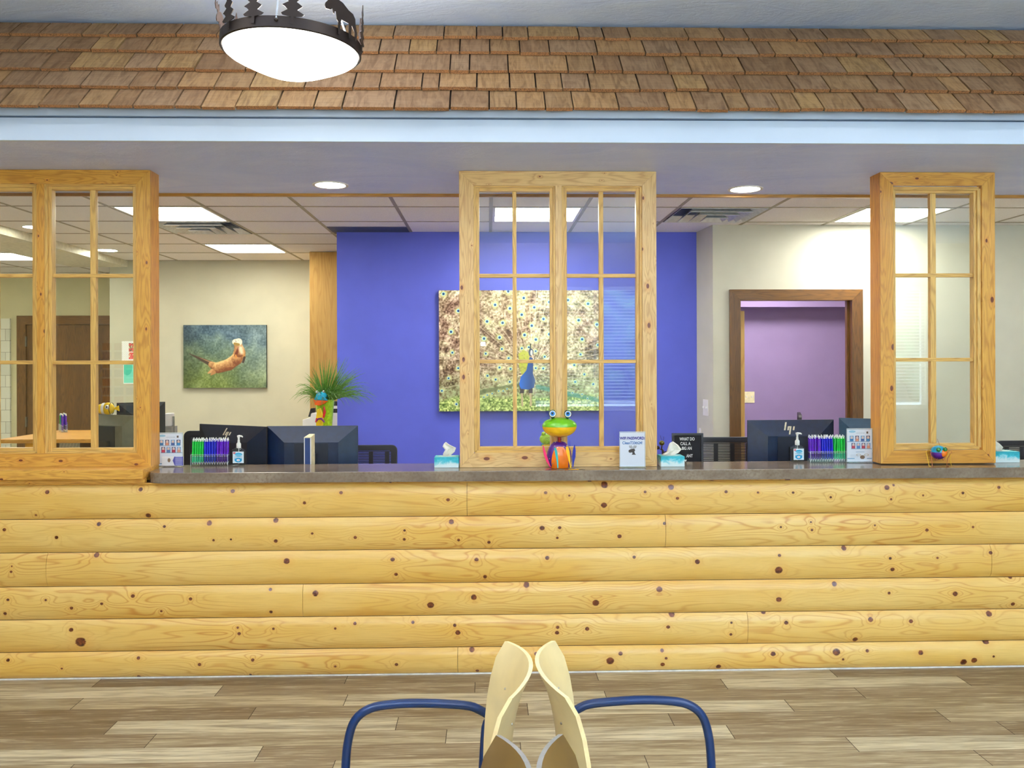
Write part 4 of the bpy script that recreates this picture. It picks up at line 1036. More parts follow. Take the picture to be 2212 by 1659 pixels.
# pens in acrylic holders
PENC = {'green': ((10, 186, 60), (40, 190, 130)), 'blue': ((24, 30, 200), (22, 50, 160)), 'purple': ((96, 20, 190), (74, 20, 140))}
def pen_mats(c):
    u, l = PENC[c]; return [flat('pen_barrel_' + c, u, .18, coat=.5, var=.10, scale=90), flat('pen_grip_' + c, l, .3), M_PUMP]
pen_proto = {}
def make_pen(c, label, grp):
    t = thing('click_pen', (0, 0, 0), label, 'pen', grp); m = pen_mats(c); L = .142
    MB().lathe([(.0008, 0), (.0028, .010), (.0034, .012)], (0, 0, 0), 12).build('tip', m[2], t, smooth=True)
    MB().lathe([(.0036, .012), (.0048, .016), (.0050, .046)], (0, 0, 0), 12).build('grip', m[1], t, smooth=True)
    MB().lathe([(.0052, .046), (.0052, .049)], (0, 0, 0), 12).build('band', m[2], t, smooth=True)
    MB().lathe([(.0050, .049), (.0056, .085), (.0054, .128)], (0, 0, 0), 12).build('barrel', m[0], t, smooth=True)
    MB().lathe([(.0050, .128), (.0050, .136), (.0030, .137), (.0030, .144), (0, .145)], (0, 0, 0), 12).build('button', m[2], t, smooth=True)
    MB().box(-.0016, .0016, -.0085, -.0068, .080, .136).box(-.0016, .0016, -.0085, -.004, .131, .135).build('clip', m[0], t, bevel=.0005)
    return t
def pen_holder(px0, px1, pbot, order, label, where, rz=0.0, loc=None, small=False):
    Y = PZ((px0 + px1) / 2, pbot, Z_TOP).y if loc is None else loc[1]
    s = Y / F; W_ = (px1 - px0) * s if not small else .19
    xm = P((px0 + px1) / 2, pbot, Y).x if loc is None else loc[0]; zb = Z_TOP if loc is None else loc[2]
    t = thing('pen_holder', (xm, Y + .02, zb), label, 'pen holder', 'acrylic pen holders', rz)
    hx, hy = W_ / 2, .024; z = .0006
    def part(nm, m_, *b): MB().box(*b).build(nm, m_, t, local=True)
    part('base', M_ACR, -hx, hx, -hy, hy, z, z + .004)
    part('front_wall', M_ACR, -hx, hx, -hy, -hy + .002, z + .004, .062); part('back_wall', M_ACR, -hx, hx, hy - .002, hy, z + .004, .085)
    for i, q in enumerate((-hx, -hx / 3, hx / 3, hx - .002)): part('divider' if 0 < i < 3 else 'side_wall', M_ACR, q, q + .002, -hy + .002, hy - .002, z + .004, .072)
    part('front_lip', M_ACE, -hx, hx, -hy, -hy + .002, .062, .0632)
    for i, q in enumerate((-hx, hx - .002)): part('edge', M_ACE, q, q + .002, -hy - .0006, -hy, z, .062)
    Rz = Matrix.Rotation(rz, 4, 'Z')
    for ci, c in enumerate(order):
        g = '%s pens %s' % (c, where); lb = '%s click pen standing in the acrylic holder %s' % (c, where)
        cx = -hx + W_ / 3 * (ci + .5)
        npr = 5 if not small else 4
        for row in range(2):
            for k in range(npr):
                x = cx + (k - (npr - 1) / 2) * (W_ / 3 - .012) / (npr - 1) * .93; y = -.012 + row * .022
                if c not in pen_proto: p_ = make_pen(c, lb, g); pen_proto[c] = p_
                else: p_ = dup(pen_proto[c], label=lb, group=g)
                p_.location = Vector((xm, Y + .02, zb)) + Rz @ Vector((x, y, z + .0045 + row * .004))
                p_.rotation_euler = (-.02 - RNG.rand() * .03, RNG.uniform(-.02, .02), RNG.uniform(-1.2, 1.2) if k % 2 else 0)
    return t
pen_holder(413, 492, 1006, ['green', 'blue', 'purple'], 'three-part acrylic pen holder beside the brochure holder at the worktop end', 'beside the left brochures')
pen_holder(1749, 1829, 999, ['purple', 'blue', 'green'], 'three-part acrylic pen holder next to the brochures by the narrow window', 'near the narrow pine window')
# ================================================================ wall pictures
def otter_fn(U, V):
    X, Y = U * 1860 + 62, V * 1410 + 120        # coordinates of the enlarged picture
    n = vnoise(U, V, 7, 5, 1, 4); f = vnoise(U, V, 60, 44, 9, 2); n2 = vnoise(U, V, 4, 3, 31, 3)
    a = np.clip((V * 1.25 - U * .35 + (n - .5) * .6), 0, 1)[..., None]
    im = np.array([78, 104, 120]) / 255. * (1 - a) + np.array([110, 128, 66]) / 255. * a
    r = np.clip((U - .55) * 1.6 + (n2 - .5), 0, 1)[..., None] * .6
    im = im * (1 - r) + np.array([134, 152, 146]) / 255. * r
    im = im + ((n - .5) * .30)[..., None] + ((f - .5) * .22)[..., None]
    d = np.clip(.25 - U, 0, 1)[..., None]; im = im * (1 - d * .9)
    def cap(x0, y0, r0, x1, y1, r1):
        dx, dy = x1 - x0, y1 - y0; t = np.clip(((X - x0) * dx + (Y - y0) * dy) / (dx * dx + dy * dy), 0, 1)
        q = np.hypot(X - x0 - t * dx, Y - y0 - t * dy) - (r0 + (r1 - r0) * t); return q, (Y - y0 - t * dy)
    m = lambda q, w=14: np.clip(-q / w + .5, 0, 1)
    q, s = cap(195, 762, 6, 700, 1000, 62); im = blend(im, m(q), (70, 56, 44)); im = blend(im, m(q + 8) * (s < -14), (150, 116, 84))
    for c_, h_, lo in (((150, 108, 60), (232, 190, 130), (112, 62, 30)),):
        parts = [(690, 1010, 70, 830, 1080, 115), (830, 1080, 120, 1080, 1010, 130), (1080, 1010, 130, 1260, 880, 128), (1260, 880, 125, 1320, 700, 120), (1320, 720, 122, 1290, 560, 90)]
        for pr in parts:
            q, s = cap(*pr); mk = m(q, 20); sh = np.clip(.5 - s / 190. + (f - .5) * .5, 0, 1)[..., None]
            col = np.array(lo) / 255. * (1 - sh) + np.array(h_) / 255. * sh
            im = im * (1 - mk[..., None]) + col * mk[..., None]
    for pr, c_ in (((700, 1150, 45, 620, 1195, 18), (196, 150, 100)), ((740, 1180, 48, 680, 1235, 16), (170, 120, 74)), ((1420, 720, 34, 1425, 880, 26), (176, 124, 66)), ((1430, 850, 26, 1400, 955, 22), (58, 44, 36)), ((1300, 630, 22, 1235, 800, 34), (104, 44, 20)), ((1235, 800, 20, 1240, 850, 20), (196, 130, 60))):
        q, s = cap(*pr); im = blend(im, m(q), c_)
    q, s = cap(1220, 500, 62, 1300, 500, 82); im = blend(im, m(q), (236, 222, 200))
    q, s = cap(1215, 540, 30, 1300, 560, 30); im = blend(im, m(q), (150, 124, 60))
    for ex in (1225, 1298): q, s = cap(ex, 462, 5, ex + 3, 463, 5); im = blend(im, m(q, 8), (90, 60, 40))
    q, s = cap(1340, 640, 50, 1370, 740, 40); im = blend(im, m(q, 60) * .8, (244, 222, 196))
    q, s = cap(1232, 487, 8, 1250, 490, 8); im = blend(im, m(q, 8), (120, 110, 110))
    return im
def canvas(name, px, Y, thick, fn, nx, nz, label, edge):
    x0, x1, z0, z1 = rect(*px, Y - thick)
    t = thing(name, ((x0 + x1) / 2, Y, z0), label, 'picture')
    MB().box(x0, x1, Y - thick, Y - .001, z0, z1).build('canvas_edge', edge, t, bevel=.002)
    dense_print('picture_face', x0 + .001, x1 - .001, z0 + .001, z1 - .001, Y - thick - .0006, nx, nz, fn, t)
canvas('canvas_picture', (396, 702, 575.5, 838), Y_OTTER, .035, otter_fn, 300, 226, 'canvas photo of a brown otter swimming, on the cream wall', flat('canvas_edge_dark', (40, 52, 48), .7))

E4 = [(155,190),(330,393),(243,643),(258,892),(327,1078),(212,1198),(132,1348),(305,1508),(925,160),(768,322),(945,365),(1110,240),(1235,352),(1085,440),(1345,492),(1205,572),(672,520),(857,537),(635,725),(820,712),(1118,683),(1252,738),(655,905),(847,850),(928,960),(1085,843),(1168,830),(1250,877),(1358,945),(818,1072),(950,1088),(675,1170),(772,1215),(940,1243),(1415,290),(1415,675),(1250,1080),(1340,1085),(500,300),(450,560),(470,800),(400,1000),(440,1150),(560,180),(520,640),(420,330)]
E5 = [(35,265),(275,310),(162,507),(380,560),(203,735),(390,805),(183,918),(107,1045),(228,1157),(118,1247),(335,1275),(-40,400),(-60,700),(-50,1000),(-80,520)]
SM4 = [(630,1425),(672,1400),(730,1383),(808,1353),(862,1353),(908,1328),(980,1312)]
SM5 = [(85,1378),(200,1397),(265,1448),(405,1433)]
def peacock_fn(U, V):
    W_, H_ = 348.0, 261.0; X = U * W_ + 948; Y = V * H_ + 627
    cx, cy = 1147.0, 800.0
    A = np.arctan2(X - cx, cy - Y); R = np.hypot(X - cx, Y - cy)
    n = vnoise(U, V, 5, 4, 2, 3); f = vnoise(U, V, 110, 85, 5, 2); g = vnoise((A + 4) / 8, R / 300, 120, 14, 7, 2); g2 = vnoise((A + 4) / 8, R / 300, 60, 70, 17, 2)
    k = np.clip(n * 1.6 - .3 + (g - .5) * .8, 0, 1)[..., None]
    im = np.array([150, 118, 98]) / 255. * (1 - k) + np.array([214, 208, 164]) / 255. * k
    gn = np.clip((V - .45) * 1.2 + (vnoise(U, V, 6, 5, 44, 2) - .5), 0, 1)[..., None] * .35; im = im * (1 - gn) + np.array([120, 150, 90]) / 255. * gn
    im = im + ((f - .5) * .70)[..., None] + ((g2 - .5) * .45)[..., None] + ((g - .5) * .30)[..., None]
    # pale feather shafts that fan out from the body
    rs = np.random.RandomState(3); shaft = np.zeros_like(U)
    for i in range(46):
        a = -2.05 + 4.1 * i / 45 + rs.uniform(-.03, .03); r0, r1 = rs.uniform(20, 60), rs.uniform(110, 250)
        d = np.abs((A - a) * np.maximum(R, 20)); m = (d < .75 + R * .0015) & (R > r0) & (R < r1); shaft = np.maximum(shaft, m * rs.uniform(.45, .8))
    im = blend(im, shaft, (222, 202, 176))
    # grass at the foot
    gr = np.clip((Y - 852 + (n - .5) * 34) / 10, 0, 1); low = np.clip((Y - 800) / 60, 0, 1) * .45
    im = blend(im, low * np.clip(f * 2 - .4, 0, 1), (96, 140, 74))
    gc = np.array([156, 178, 98]) / 255. + ((f - .5) * .95)[..., None] * np.array([1, .9, .8]); im = im * (1 - gr[..., None]) + gc * gr[..., None]
    def eye(x, y, s):
        d = np.hypot(X - x, (Y - y) * 1.0); w = (vnoise(U, V, 60, 50, 3, 2) - .5) * 7
        nonlocal im
        im = blend(im, np.clip((10.0 * s - d + w) / 4.5, 0, 1) * .75, (208, 212, 146))
        im = blend(im, np.clip((5.6 * s - d) / 1.2, 0, 1) * .8, (176, 206, 130)); im = blend(im, np.clip((4.6 * s - d) / .8, 0, 1), (222, 240, 236))
        im = blend(im, np.clip((3.5 * s - d) / .8, 0, 1), (60, 160, 196)); im = blend(im, np.clip((2.3 * s - np.hypot(X - x, Y - y - .3)) / .7, 0, 1), (22, 30, 92))
    for x, y in E4: eye(x / 5.529 + 930, y / 5.529 + 600, 1.0 if y < 800 else .8)
    for x, y in E5: eye(x / 5.53 + 1220, y / 5.53 + 600, 1.0 if y < 800 else .8)
    # wing tips along the ground
    for x0, y0, x1, y1 in ((1000, 862, 1045, 845), (1045, 845, 1120, 832), (1160, 836, 1230, 852), (1230, 852, 1296, 866)):
        dx, dy = x1 - x0, y1 - y0; tt = np.clip(((X - x0) * dx + (Y - y0) * dy) / (dx * dx + dy * dy), 0, 1); d = np.hypot(X - x0 - tt * dx, Y - y0 - tt * dy)
        im = blend(im, np.clip((6 - d) / 3, 0, 1) * .7, (60, 128, 116) if x0 > 1100 else (88, 100, 60))
    for x, y in SM4: eye(x / 5.529 + 930, y / 5.529 + 600, .55)
    for x, y in SM5: eye(x / 5.53 + 1220, y / 5.53 + 600, .55)
    # the bird
    q = inpoly(X, Y, [(1119, 764), (1130, 756), (1142, 762), (1142, 800), (1132, 815), (1124, 806), (1120, 790)]); im = blend(im, q * (.7 + .3 * (f > .5)), (190, 196, 70))
    for lx in (1126.5, 1145): q = (np.abs(X - lx - (Y - 860) * .03) < 2.1) & (Y > 838) & (Y < 878); im = blend(im, q * 1.0, (196, 176, 140)); q = (np.abs(X - lx) < 4.2) & (Y > 836) & (Y < 850); im = blend(im, q * 1.0, (60, 50, 60))
    b = inpoly(X, Y, [(1143, 772), (1150, 772), (1151, 790), (1150, 806), (1155, 822), (1152, 838), (1140, 842), (1124, 840), (1120, 830), (1124, 814), (1136, 800), (1139, 786)])
    bc = np.array([24, 88, 178]) / 255. * (0.75 + .5 * np.clip((1150 - X) / 30 + (n - .5), 0, 1))[..., None]; im = im * (1 - b[..., None]) + bc * b[..., None]
    h = ((X - 1146) / 5.2) ** 2 + ((Y - 761) / 8.5) ** 2 < 1; im = blend(im, h * 1.0, (40, 60, 96)); h = ((X - 1147) / 2.6) ** 2 + ((Y - 762) / 6) ** 2 < 1; im = blend(im, h * 1.0, (214, 214, 216))
    h = ((X - 1149.5) / 2.2) ** 2 + ((Y - 770) / 4) ** 2 < 1; im = blend(im, h * 1.0, (226, 190, 170)); h = (np.abs(X - 1145 - (748 - Y) * .1) < 1.3) & (Y > 742) & (Y < 754); im = blend(im, h * 1.0, (30, 40, 40))
    return im
canvas('canvas_picture', (948, 627, 1297, 888), Y_BLUE, .04, peacock_fn, 560, 420, 'large canvas photo of a peacock with its tail fanned, on the blue wall', flat('canvas_edge_olive', (60, 58, 40), .7))

# switches
def switch(px, Y, label, n, xr=None):
    x0, x1, z0, z1 = rect(*px, Y); t = thing('light_switch', ((x0 + x1) / 2, Y, z0), label, 'light switch')
    MB().box(x0, x1, Y - .006, Y - .0005, z0, z1).build('switch_plate', flat('ivory_plate', (226, 218, 180), .35), t, bevel=.0015)
    for i in range(n):
        xm = x0 + (x1 - x0) * (i + .5) / n; zm = (z0 + z1) / 2
        MB().box(xm - .004, xm + .004, Y - .016, Y - .0055, zm - .004, zm + .012).build('toggle', M_WHITEM, t)
switch((1606, 846, 1629.5, 870), YP, 'ivory double light switch on the purple wall', 2)
def side_plate(px, py0, py1, w, label, n):
    # plate on the slanting return wall
    d = Vector((rx1 - rx, Y_RW - Y_BLUE, 0)); L_ = d.length; d.normalize(); nrm = Vector((-d.y, d.x, 0)); nrm = nrm if nrm.x < 0 else -nrm
    best = min([(abs(P(px, 880, (Vector((rx, Y_BLUE, 0)) + d * L_ * s).y).x - (rx + d.x * L_ * s)), s) for s in np.linspace(0.02, .98, 60)])[1]
    c = Vector((rx, Y_BLUE, 0)) + d * L_ * best; z1 = P(px, py0, c.y).z; z0 = P(px, py1, c.y).z
    t = thing('light_switch', (c.x, c.y, z0), label, 'light switch')
    def bx_(a, b, o0, o1, zz0, zz1):
        q = [c + d * a + nrm * o0, c + d * b + nrm * o0, c + d * b + nrm * o1, c + d * a + nrm * o1]
        vs = [(v.x, v.y, zz0) for v in q] + [(v.x, v.y, zz1) for v in q]
        return MB().add(vs, [(0, 3, 2, 1), (4, 5, 6, 7), (0, 1, 5, 4), (1, 2, 6, 5), (2, 3, 7, 6), (3, 0, 4, 7)])
    bx_(-w / 2, w / 2, .001, .007, z0, z1).build('switch_plate', M_WHITEM, t, bevel=.001)
    zm = (z0 + z1) / 2
    for i in range(n):
        a = -w / 2 + w * (i + .5) / n; bx_(a - .005, a + .005, .0068, .02, zm - .005, zm + .010).build('toggle', M_PUMP, t)
side_plate(1526, 863, 898, .115, 'white double light switch on the narrow grey wall right of the blue wall', 2)
side_plate(1514, 925, 938, .05, 'small ivory socket plate on the narrow grey wall, below the double switch', 0)

# ================================================================ office furniture behind the counter
Z_DESK = .76
M_DESK = flat('desk_laminate', (150, 120, 84), .4)
dk = thing('office_desk', (1.0, 5.3, 0), 'long office desk behind the counter carrying the monitors', 'desk')
MB().box(-3.9, 5.2, Y_TOPB + .02, 5.62, Z_DESK - .03, Z_DESK).build('desk_top', M_DESK, dk, bevel=.003)
for q in (-3.8, -1.2, 1.4, 4.4): MB().box(q, q + .03, Y_TOPB + .04, 5.58, 0, Z_DESK - .0305).build('leg_panel', M_DESK, dk)

M_MON = flat('monitor_shell', (24, 30, 40), .30, var=.1); M_MONL = flat('monitor_shell_blue', (20, 34, 58), .30, var=.1)
M_LOGO = flat('pale_logo', (226, 218, 190), .3, .4); M_MID = flat('monitor_panel', (16, 22, 34), .4)
def monitor(px0, px1, ptop, Y0, Y1, H, label, logo=False, mat=None, ins=(.11, .095), foot=True, group='monitors on the office desk'):
    """back view: left edge at px0 on depth Y0, right edge at px1 on depth Y1"""
    mat = mat or M_MON
    a = P(px0, ptop, Y0); b = P(px1, ptop, Y1); W_ = math.hypot(b.x - a.x, b.y - a.y); ang = math.atan2(b.y - a.y, b.x - a.x)
    zt = (a.z + b.z) / 2; c = (a + b) / 2
    t = thing('computer_monitor', (c.x, c.y, Z_DESK), label, 'monitor', group, ang)
    h = W_ / 2; z1 = zt - Z_DESK; z0 = z1 - H
    MB().box(-h, h, 0, .012, z0, z1).build('bezel', M_BLACKPL, t, local=True, bevel=.002)
    MB().box(-h + .008, h - .008, .0125, .0135, z0 + .008, z1 - .008).build('screen', flat('dark_screen', (12, 14, 20), .15), t, local=True)
    ix, iz = ins; d = .042
    vs = [(-h, 0, z0), (h, 0, z0), (h, 0, z1), (-h, 0, z1), (-h + ix, -d, z0 + .04), (h - ix, -d, z0 + .04), (h - ix, -d, z1 - iz), (-h + ix, -d, z1 - iz)]
    MB().add(vs, [(3, 2, 6, 7), (0, 3, 7, 4), (2, 1, 5, 6), (1, 0, 4, 5), (4, 7, 6, 5), (0, 1, 2, 3)]).build('back_shell', mat, t, local=True, bevel=.0015)
    MB().box(-h + ix + .06, h - ix - .06, -d - .004, -d, z0 + .05, z1 - iz - .004).build('mount_panel', M_MID, t, local=True)
    MB().box(-h + .04, h - .04, -.006 - .42 * .0, -.0035, z1 - .016, z1 - .0135).build('vent_slot', M_MID, t, local=True)
    if logo:
        s = .034 if logo is True else logo; M = Matrix.Translation((-.01, -d * .5 - .003, z1 - iz * .52)) @ Matrix.Rotation(math.radians(-24), 4, 'X')
        k = .30
        bars = [(-1.05, -.35, 1.15), (-.45, -.35, .35), (-.05, -1.15, .35), (.55, -.35, .35)]
        for x, lo, hi in bars:
            w = .14; MB().prism([((x + k * lo - w) * s, lo * s), ((x + k * lo + w) * s, lo * s), ((x + k * hi + w) * s, hi * s), ((x + k * hi - w) * s, hi * s)], -.001, .001, M=M).build('logo_bar', M_LOGO, t, local=True)
        MB().prism([((-.45 + k * .35 - .14) * s, .18 * s), ((-.45 + k * .35 + .45) * s, .18 * s), ((-.45 + k * .35 + .5) * s, .38 * s), ((-.45 + k * .35 - .1) * s, .38 * s)], -.001, .001, M=M).build('logo_bar', M_LOGO, t, local=True)
    if foot:
        MB().box(-.03, .03, -d - .022, -d - .0045, .012, z1 - H * .5).build('stand_neck', M_BLACKPL, t, local=True, bevel=.002)
        MB().box(-.11, .11, -.12, .08, .0, .012).build('stand_base', M_BLACKPL, t, local=True, bevel=.003)
    return t
monitor(431, 575, 918.5, 5.42, 5.16, .31, 'dark monitor turned sideways with pale logo, behind the pens', .030)
monitor(577, 773, 920, 5.22, 5.22, .32, 'dark monitor facing away squarely, in front of the grass plant pot', False, M_MONL)
monitor(1615, 1801, 907, 5.26, 5.28, .32, 'dark monitor with bright logo in front of the brown door frame', .034, M_MONL)
monitor(1812, 1925, 904, 5.32, 5.16, .32, 'dark monitor partly hidden by brochures and the narrow pine window', False, flat('monitor_shell_grey', (52, 76, 96), .3))
monitor(252, 357, 869, 5.50, 5.62, .34, 'tall dark monitor showing past the edge of the wide pine window', False, flat('monitor_shell_olive', (46, 50, 48), .35))
monitor(196, 292, 896, 5.30, 5.12, .30, 'grey monitor behind the wide pine window with toy fish on it', False, flat('monitor_shell_sage', (110, 114, 96), .4), ins=(.06, .06))

# white-edged upright bracket
t = thing('upright_bracket', (P(665, 1000, 5.0).x, 4.96, Z_DESK), 'narrow upright bracket with white edges in front of the square dark monitor', 'bracket')
bx0_, bx1_, bz0, bz1 = rect(657, 946, 672, 1003, Y_TOPB + .03); _, _, _, bzt = rect(657, 933, 672, 1003, Y_TOPB + .12)
bw_ = .0045; yb_ = Y_TOPB + .025
for q in (bx0_, bx1_ - bw_): MB().box(q, q + bw_, yb_, yb_ + .012, Z_DESK, bz1).build('edge_strip', M_WHITEM, t)
MB().box(bx0_ + bw_, bx1_ - bw_, yb_ + .003, yb_ + .009, Z_DESK, bz1).build('blue_insert', flat('blue_insert', (30, 54, 100), .3), t)
MB().add([(bx0_, yb_, bz1), (bx1_, yb_, bz1), (bx1_ + .004, yb_ + .09, bz1 + .012), (bx0_ + .012, yb_ + .09, bz1 + .012), (bx0_, yb_, bz1 + .004), (bx1_, yb_, bz1 + .004), (bx1_ + .004, yb_ + .09, bz1 + .016), (bx0_ + .012, yb_ + .09, bz1 + .016)],
         [(0, 3, 2, 1), (4, 5, 6, 7), (0, 1, 5, 4), (1, 2, 6, 5), (2, 3, 7, 6), (3, 0, 4, 7)]).build('top_cap', flat('cap_cream', (226, 214, 176), .4), t)
MB().add([(bx1_, yb_ + .013, Z_DESK), (bx1_ + .004, yb_ + .09, Z_DESK), (bx1_ + .004, yb_ + .09, bz1 + .012), (bx1_, yb_ + .013, bz1), (bx1_ - .001, yb_ + .013, Z_DESK), (bx1_ + .003, yb_ + .09, Z_DESK), (bx1_ + .003, yb_ + .09, bz1 + .012), (bx1_ - .001, yb_ + .013, bz1)],
         [(0, 1, 2, 3), (7, 6, 5, 4), (0, 4, 5, 1), (3, 2, 6, 7), (0, 3, 7, 4), (1, 5, 6, 2)]).build('side_sheet', flat('cap_cream', (226, 214, 176), .4), t)

# mesh-back office chairs
M_CH = flat('office_chair_black', (24, 22, 26), .5)
def office_chair(x, y, ztop, W_, label, rz=0.0, slots=True, Hb=.50):
    t = thing('office_chair', (x, y, 0), label, 'office chair', 'office chairs behind the counter', rz)
    h = W_ / 2; z0 = ztop - Hb
    def rr(hw, za, zb, r): return [(sx * (hw - r) + r * math.cos(a) * 1.0 * (1 if sx > 0 else 1), (zb - r if sz > 0 else za + r) + r * math.sin(a)) for sx, sz, a0 in ((1, 1, 0), (-1, 1, 90), (-1, -1, 180), (1, -1, 270)) for a in [math.radians(a0 + q) for q in (0, 22, 45, 68, 90)]]
    o_ = rr(h, z0, ztop, .035); i_ = rr(h - .04, z0 + .04, ztop - .036, .01); n = len(o_)
    vs = [(p[0], -.014, p[1]) for p in o_] + [(p[0], -.014, p[1]) for p in i_] + [(p[0], .014, p[1]) for p in o_] + [(p[0], .014, p[1]) for p in i_]
    fs = []
    for k in range(n):
        j = (k + 1) % n
        fs += [(k, j, n + j, n + k), (2 * n + k, 3 * n + k, 3 * n + j, 2 * n + j), (k, 2 * n + k, 2 * n + j, j), (n + k, n + j, 3 * n + j, 3 * n + k)]
    MB().add(vs, fs).build('back_frame', M_CH, t, local=True, bevel=.004)
    m = MB(); z = z0 + .045
    if slots:
        while z < ztop - .045:
            m.box(-h + .038, h - .038, -.004, .004, z, z + .0068); z += .0105
        for q in (-.16, -.055, .055, .16):
            if abs(q) < h - .05: m.box(q - .014, q + .014, -.0045, .0045, z0 + .04, ztop - .04)
    else: m.box(-h + .038, h - .038, -.006, .006, z0 + .038, ztop - .034)
    m.build('back_mesh', M_CH, t, local=True, weld=False)
    MB().tube([(0, -.03, z0 + .2), (0, -.05, z0), (0, -.0, .47), (0, .12, .44)], .02, 8).build('back_post', M_CH, t, local=True)
    MB().box(-.23, .23, -.02, .44, .46, .53).build('seat', M_CH, t, local=True, bevel=.03)
    MB().tube([(0, .2, .12), (0, .2, .455)], .028, 12).build('gas_post', M_CH, t, local=True)
    for k in range(5):
        a = 2 * math.pi * k / 5; MB().tube([(0, .2, .11), (.28 * math.cos(a), .2 + .28 * math.sin(a), .06)], [.025, .015], 8).build('base_leg', M_CH, t, local=True)
        MB().ball((.28 * math.cos(a), .2 + .28 * math.sin(a), .028), .028, n=10, k=6).build('caster', M_CH, t, local=True)
    return t
def chair_at(px0, px1, ptop, Y, label, **k):
    a = P(px0, ptop, Y); b = P(px1, ptop, Y); return office_chair((a.x + b.x) / 2, Y, a.z, b.x - a.x, label, **k)
chair_at(708, 858, 962, 5.72, 'black mesh-back office chair beside the square dark monitor, before the blue wall')
chair_at(1488, 1640, 944.5, 5.72, 'wide black mesh-back office chair between letter board and logo monitor')
chair_at(2150, 2300, 952, 5.72, 'black mesh-back office chair behind the rightmost tissue box')
chair_at(400, 545, 930, 5.95, 'black padded office chair behind the tilted monitor', slots=False, rz=.12)
chair_at(1709, 1745, 893, 7.3, 'black padded chair in the purple room, its top above the logo monitor', slots=False, rz=.9) if False else None
a = P(1727, 893, 7.6); office_chair(a.x, 7.6, a.z, .44, 'black padded chair in the purple room, seen over the logo monitor', rz=1.25, slots=False)

# letter board and ant figure
Yl = 5.02; x0, x1, z0, z1 = rect(1452, 936, 1519, 1003, Yl)
t = thing('letter_board', ((x0 + x1) / 2, Yl, Z_DESK), 'black felt letter board with white capitals behind the tissue box', 'letter board')
MB().box(x0 + .006, x1 - .006, Yl + .004, Yl + .012, Z_DESK, z1 - .006).build('felt', flat('black_felt', (22, 20, 22), .9), t)
for bb in ((x0, x0 + .012, Z_DESK, z1), (x1 - .012, x1, Z_DESK, z1), (x0 + .012, x1 - .012, z1 - .012, z1)): MB().box(bb[0], bb[1], Yl - .004, Yl + .014, bb[2], bb[3]).build('frame', M_CH, t)
M_LET = flat('white_letter', (236, 236, 232), .5)
for i, (s_, dx) in enumerate((('WHAT DO', .060), ('CALL A', .050), ('BIG AN', .058), ('', 0), ('ANT', .074))):
    if s_: text_part('letter_row', s_, x0 + .028 + dx, Yl + .003, z1 - .034 - i * (.0270 if i < 4 else .0245), .025, M_LET, t, sx=.72, bold=.0006)
MB().prism([(x0 + .078 + q[0] * .006, z1 - .158 + q[1] * .006) for q in ((0, -1.2), (1.1, 0), (1, .8), (.5, 1), (0, .5), (-.5, 1), (-1, .8), (-1.1, 0))], Yl + .002, Yl + .003).build('letter_heart', M_LET, t)
M_ANT = flat('ant_metal', (84, 78, 30), .3, .7); M_ANTD = flat('ant_dark_metal', (44, 22, 20), .35, .6)
a = P(1429.5, 957, 5.06); s_ = 5.06 / F
def pl(px, py, Y): return P(px, py, Y)
t = thing('ant_figure', (a.x, 5.06, Z_DESK), 'small metal ant figure with antennae between pine window and letter board', 'figurine')
MB().ball(a, .016, .016, .015).build('head', M_ANT, t, smooth=True)
for p0, p1, p2 in (((1430, 951), (1427, 944), (1426, 940.5)), ((1433, 952), (1434, 946), (1433, 943))): MB().tube([pl(*p0, 5.06), pl(*p1, 5.05), pl(*p2, 5.05)], .0009, 6).build('antenna', M_ANTD, t)
MB().tube([pl(1430, 963, 5.06), pl(1429, 969, 5.06), pl(1432, 974, 5.06), pl(1434, 990, 5.06), pl(1433, 1010, 5.06)], [.004, .004, .007, .010, .012], 10).build('thorax', M_ANTD, t, smooth=True)
MB().ball(pl(1421, 967, 5.08), .011).build('claw', M_ANTD, t, smooth=True)
for k, q in enumerate(((1421, 967), (1440, 975), (1424, 985), (1442, 988))): MB().tube([pl(1432, 974 + k * 3, 5.06), pl(*q, 5.05)], .002, 6).build('leg', M_ANTD, t)
MB().tube([pl(1433, 1010, 5.06), (pl(1433, 1010, 5.06).x, 5.06, Z_DESK)], [.010, .012], 10).build('abdomen', M_ANTD, t)

# grass plant in bird pot on a copier
Yc = 7.05
c0, c1, _, cz = rect(652, 893, 729, 1000, Yc)
t = thing('copier', ((c0 + c1) / 2, Yc + .25, 0), 'white office copier behind the square dark monitor, left of the blue wall', 'copier')
_, _, _, czl = rect(652, 905, 670, 1000, Yc)
MB().prism([(c0, 0), (c1 + .1, 0), (c1 + .1, cz), (c0 + .075, cz), (c0 + .067, czl + .01), (c0 + .006, czl - .006)], Yc, Yc + .36).build('body', M_WHITEM, t, bevel=.004)
z_ = P(725, 868, Yc).z
MB().box(P(716, 870, Yc).x, c1 + .1, Yc + .05, Yc + .30, cz + .0005, z_).build('control_panel', M_BLACKPL, t, bevel=.004)
MB().box(P(716, 870, Yc).x - .001, c1 + .101, Yc + .048, Yc + .052, cz + .035, cz + .058).build('panel_strip', M_WHITEM, t)
a = P(672, 893, Yc + .1); cz += .001
t = thing('stapler', (a.x, Yc + .1, cz), 'black stapler leaning upright on the white copier', 'stapler')
MB().prism([(P(661, 903, Yc).x, czl + .012), (P(670, 903, Yc).x, czl + .012), (c0 + .064, cz + .001), (P(675, 893, Yc).x, cz + .001), (P(682, 886, Yc + .1).x, P(682, 889, Yc + .1).z), (P(681, 881, Yc + .1).x, P(681, 881, Yc + .1).z), (P(672, 882, Yc + .1).x, P(672, 882, Yc + .1).z)], Yc + .08, Yc + .12).build('arm', M_BLACKPL, t, bevel=.003)
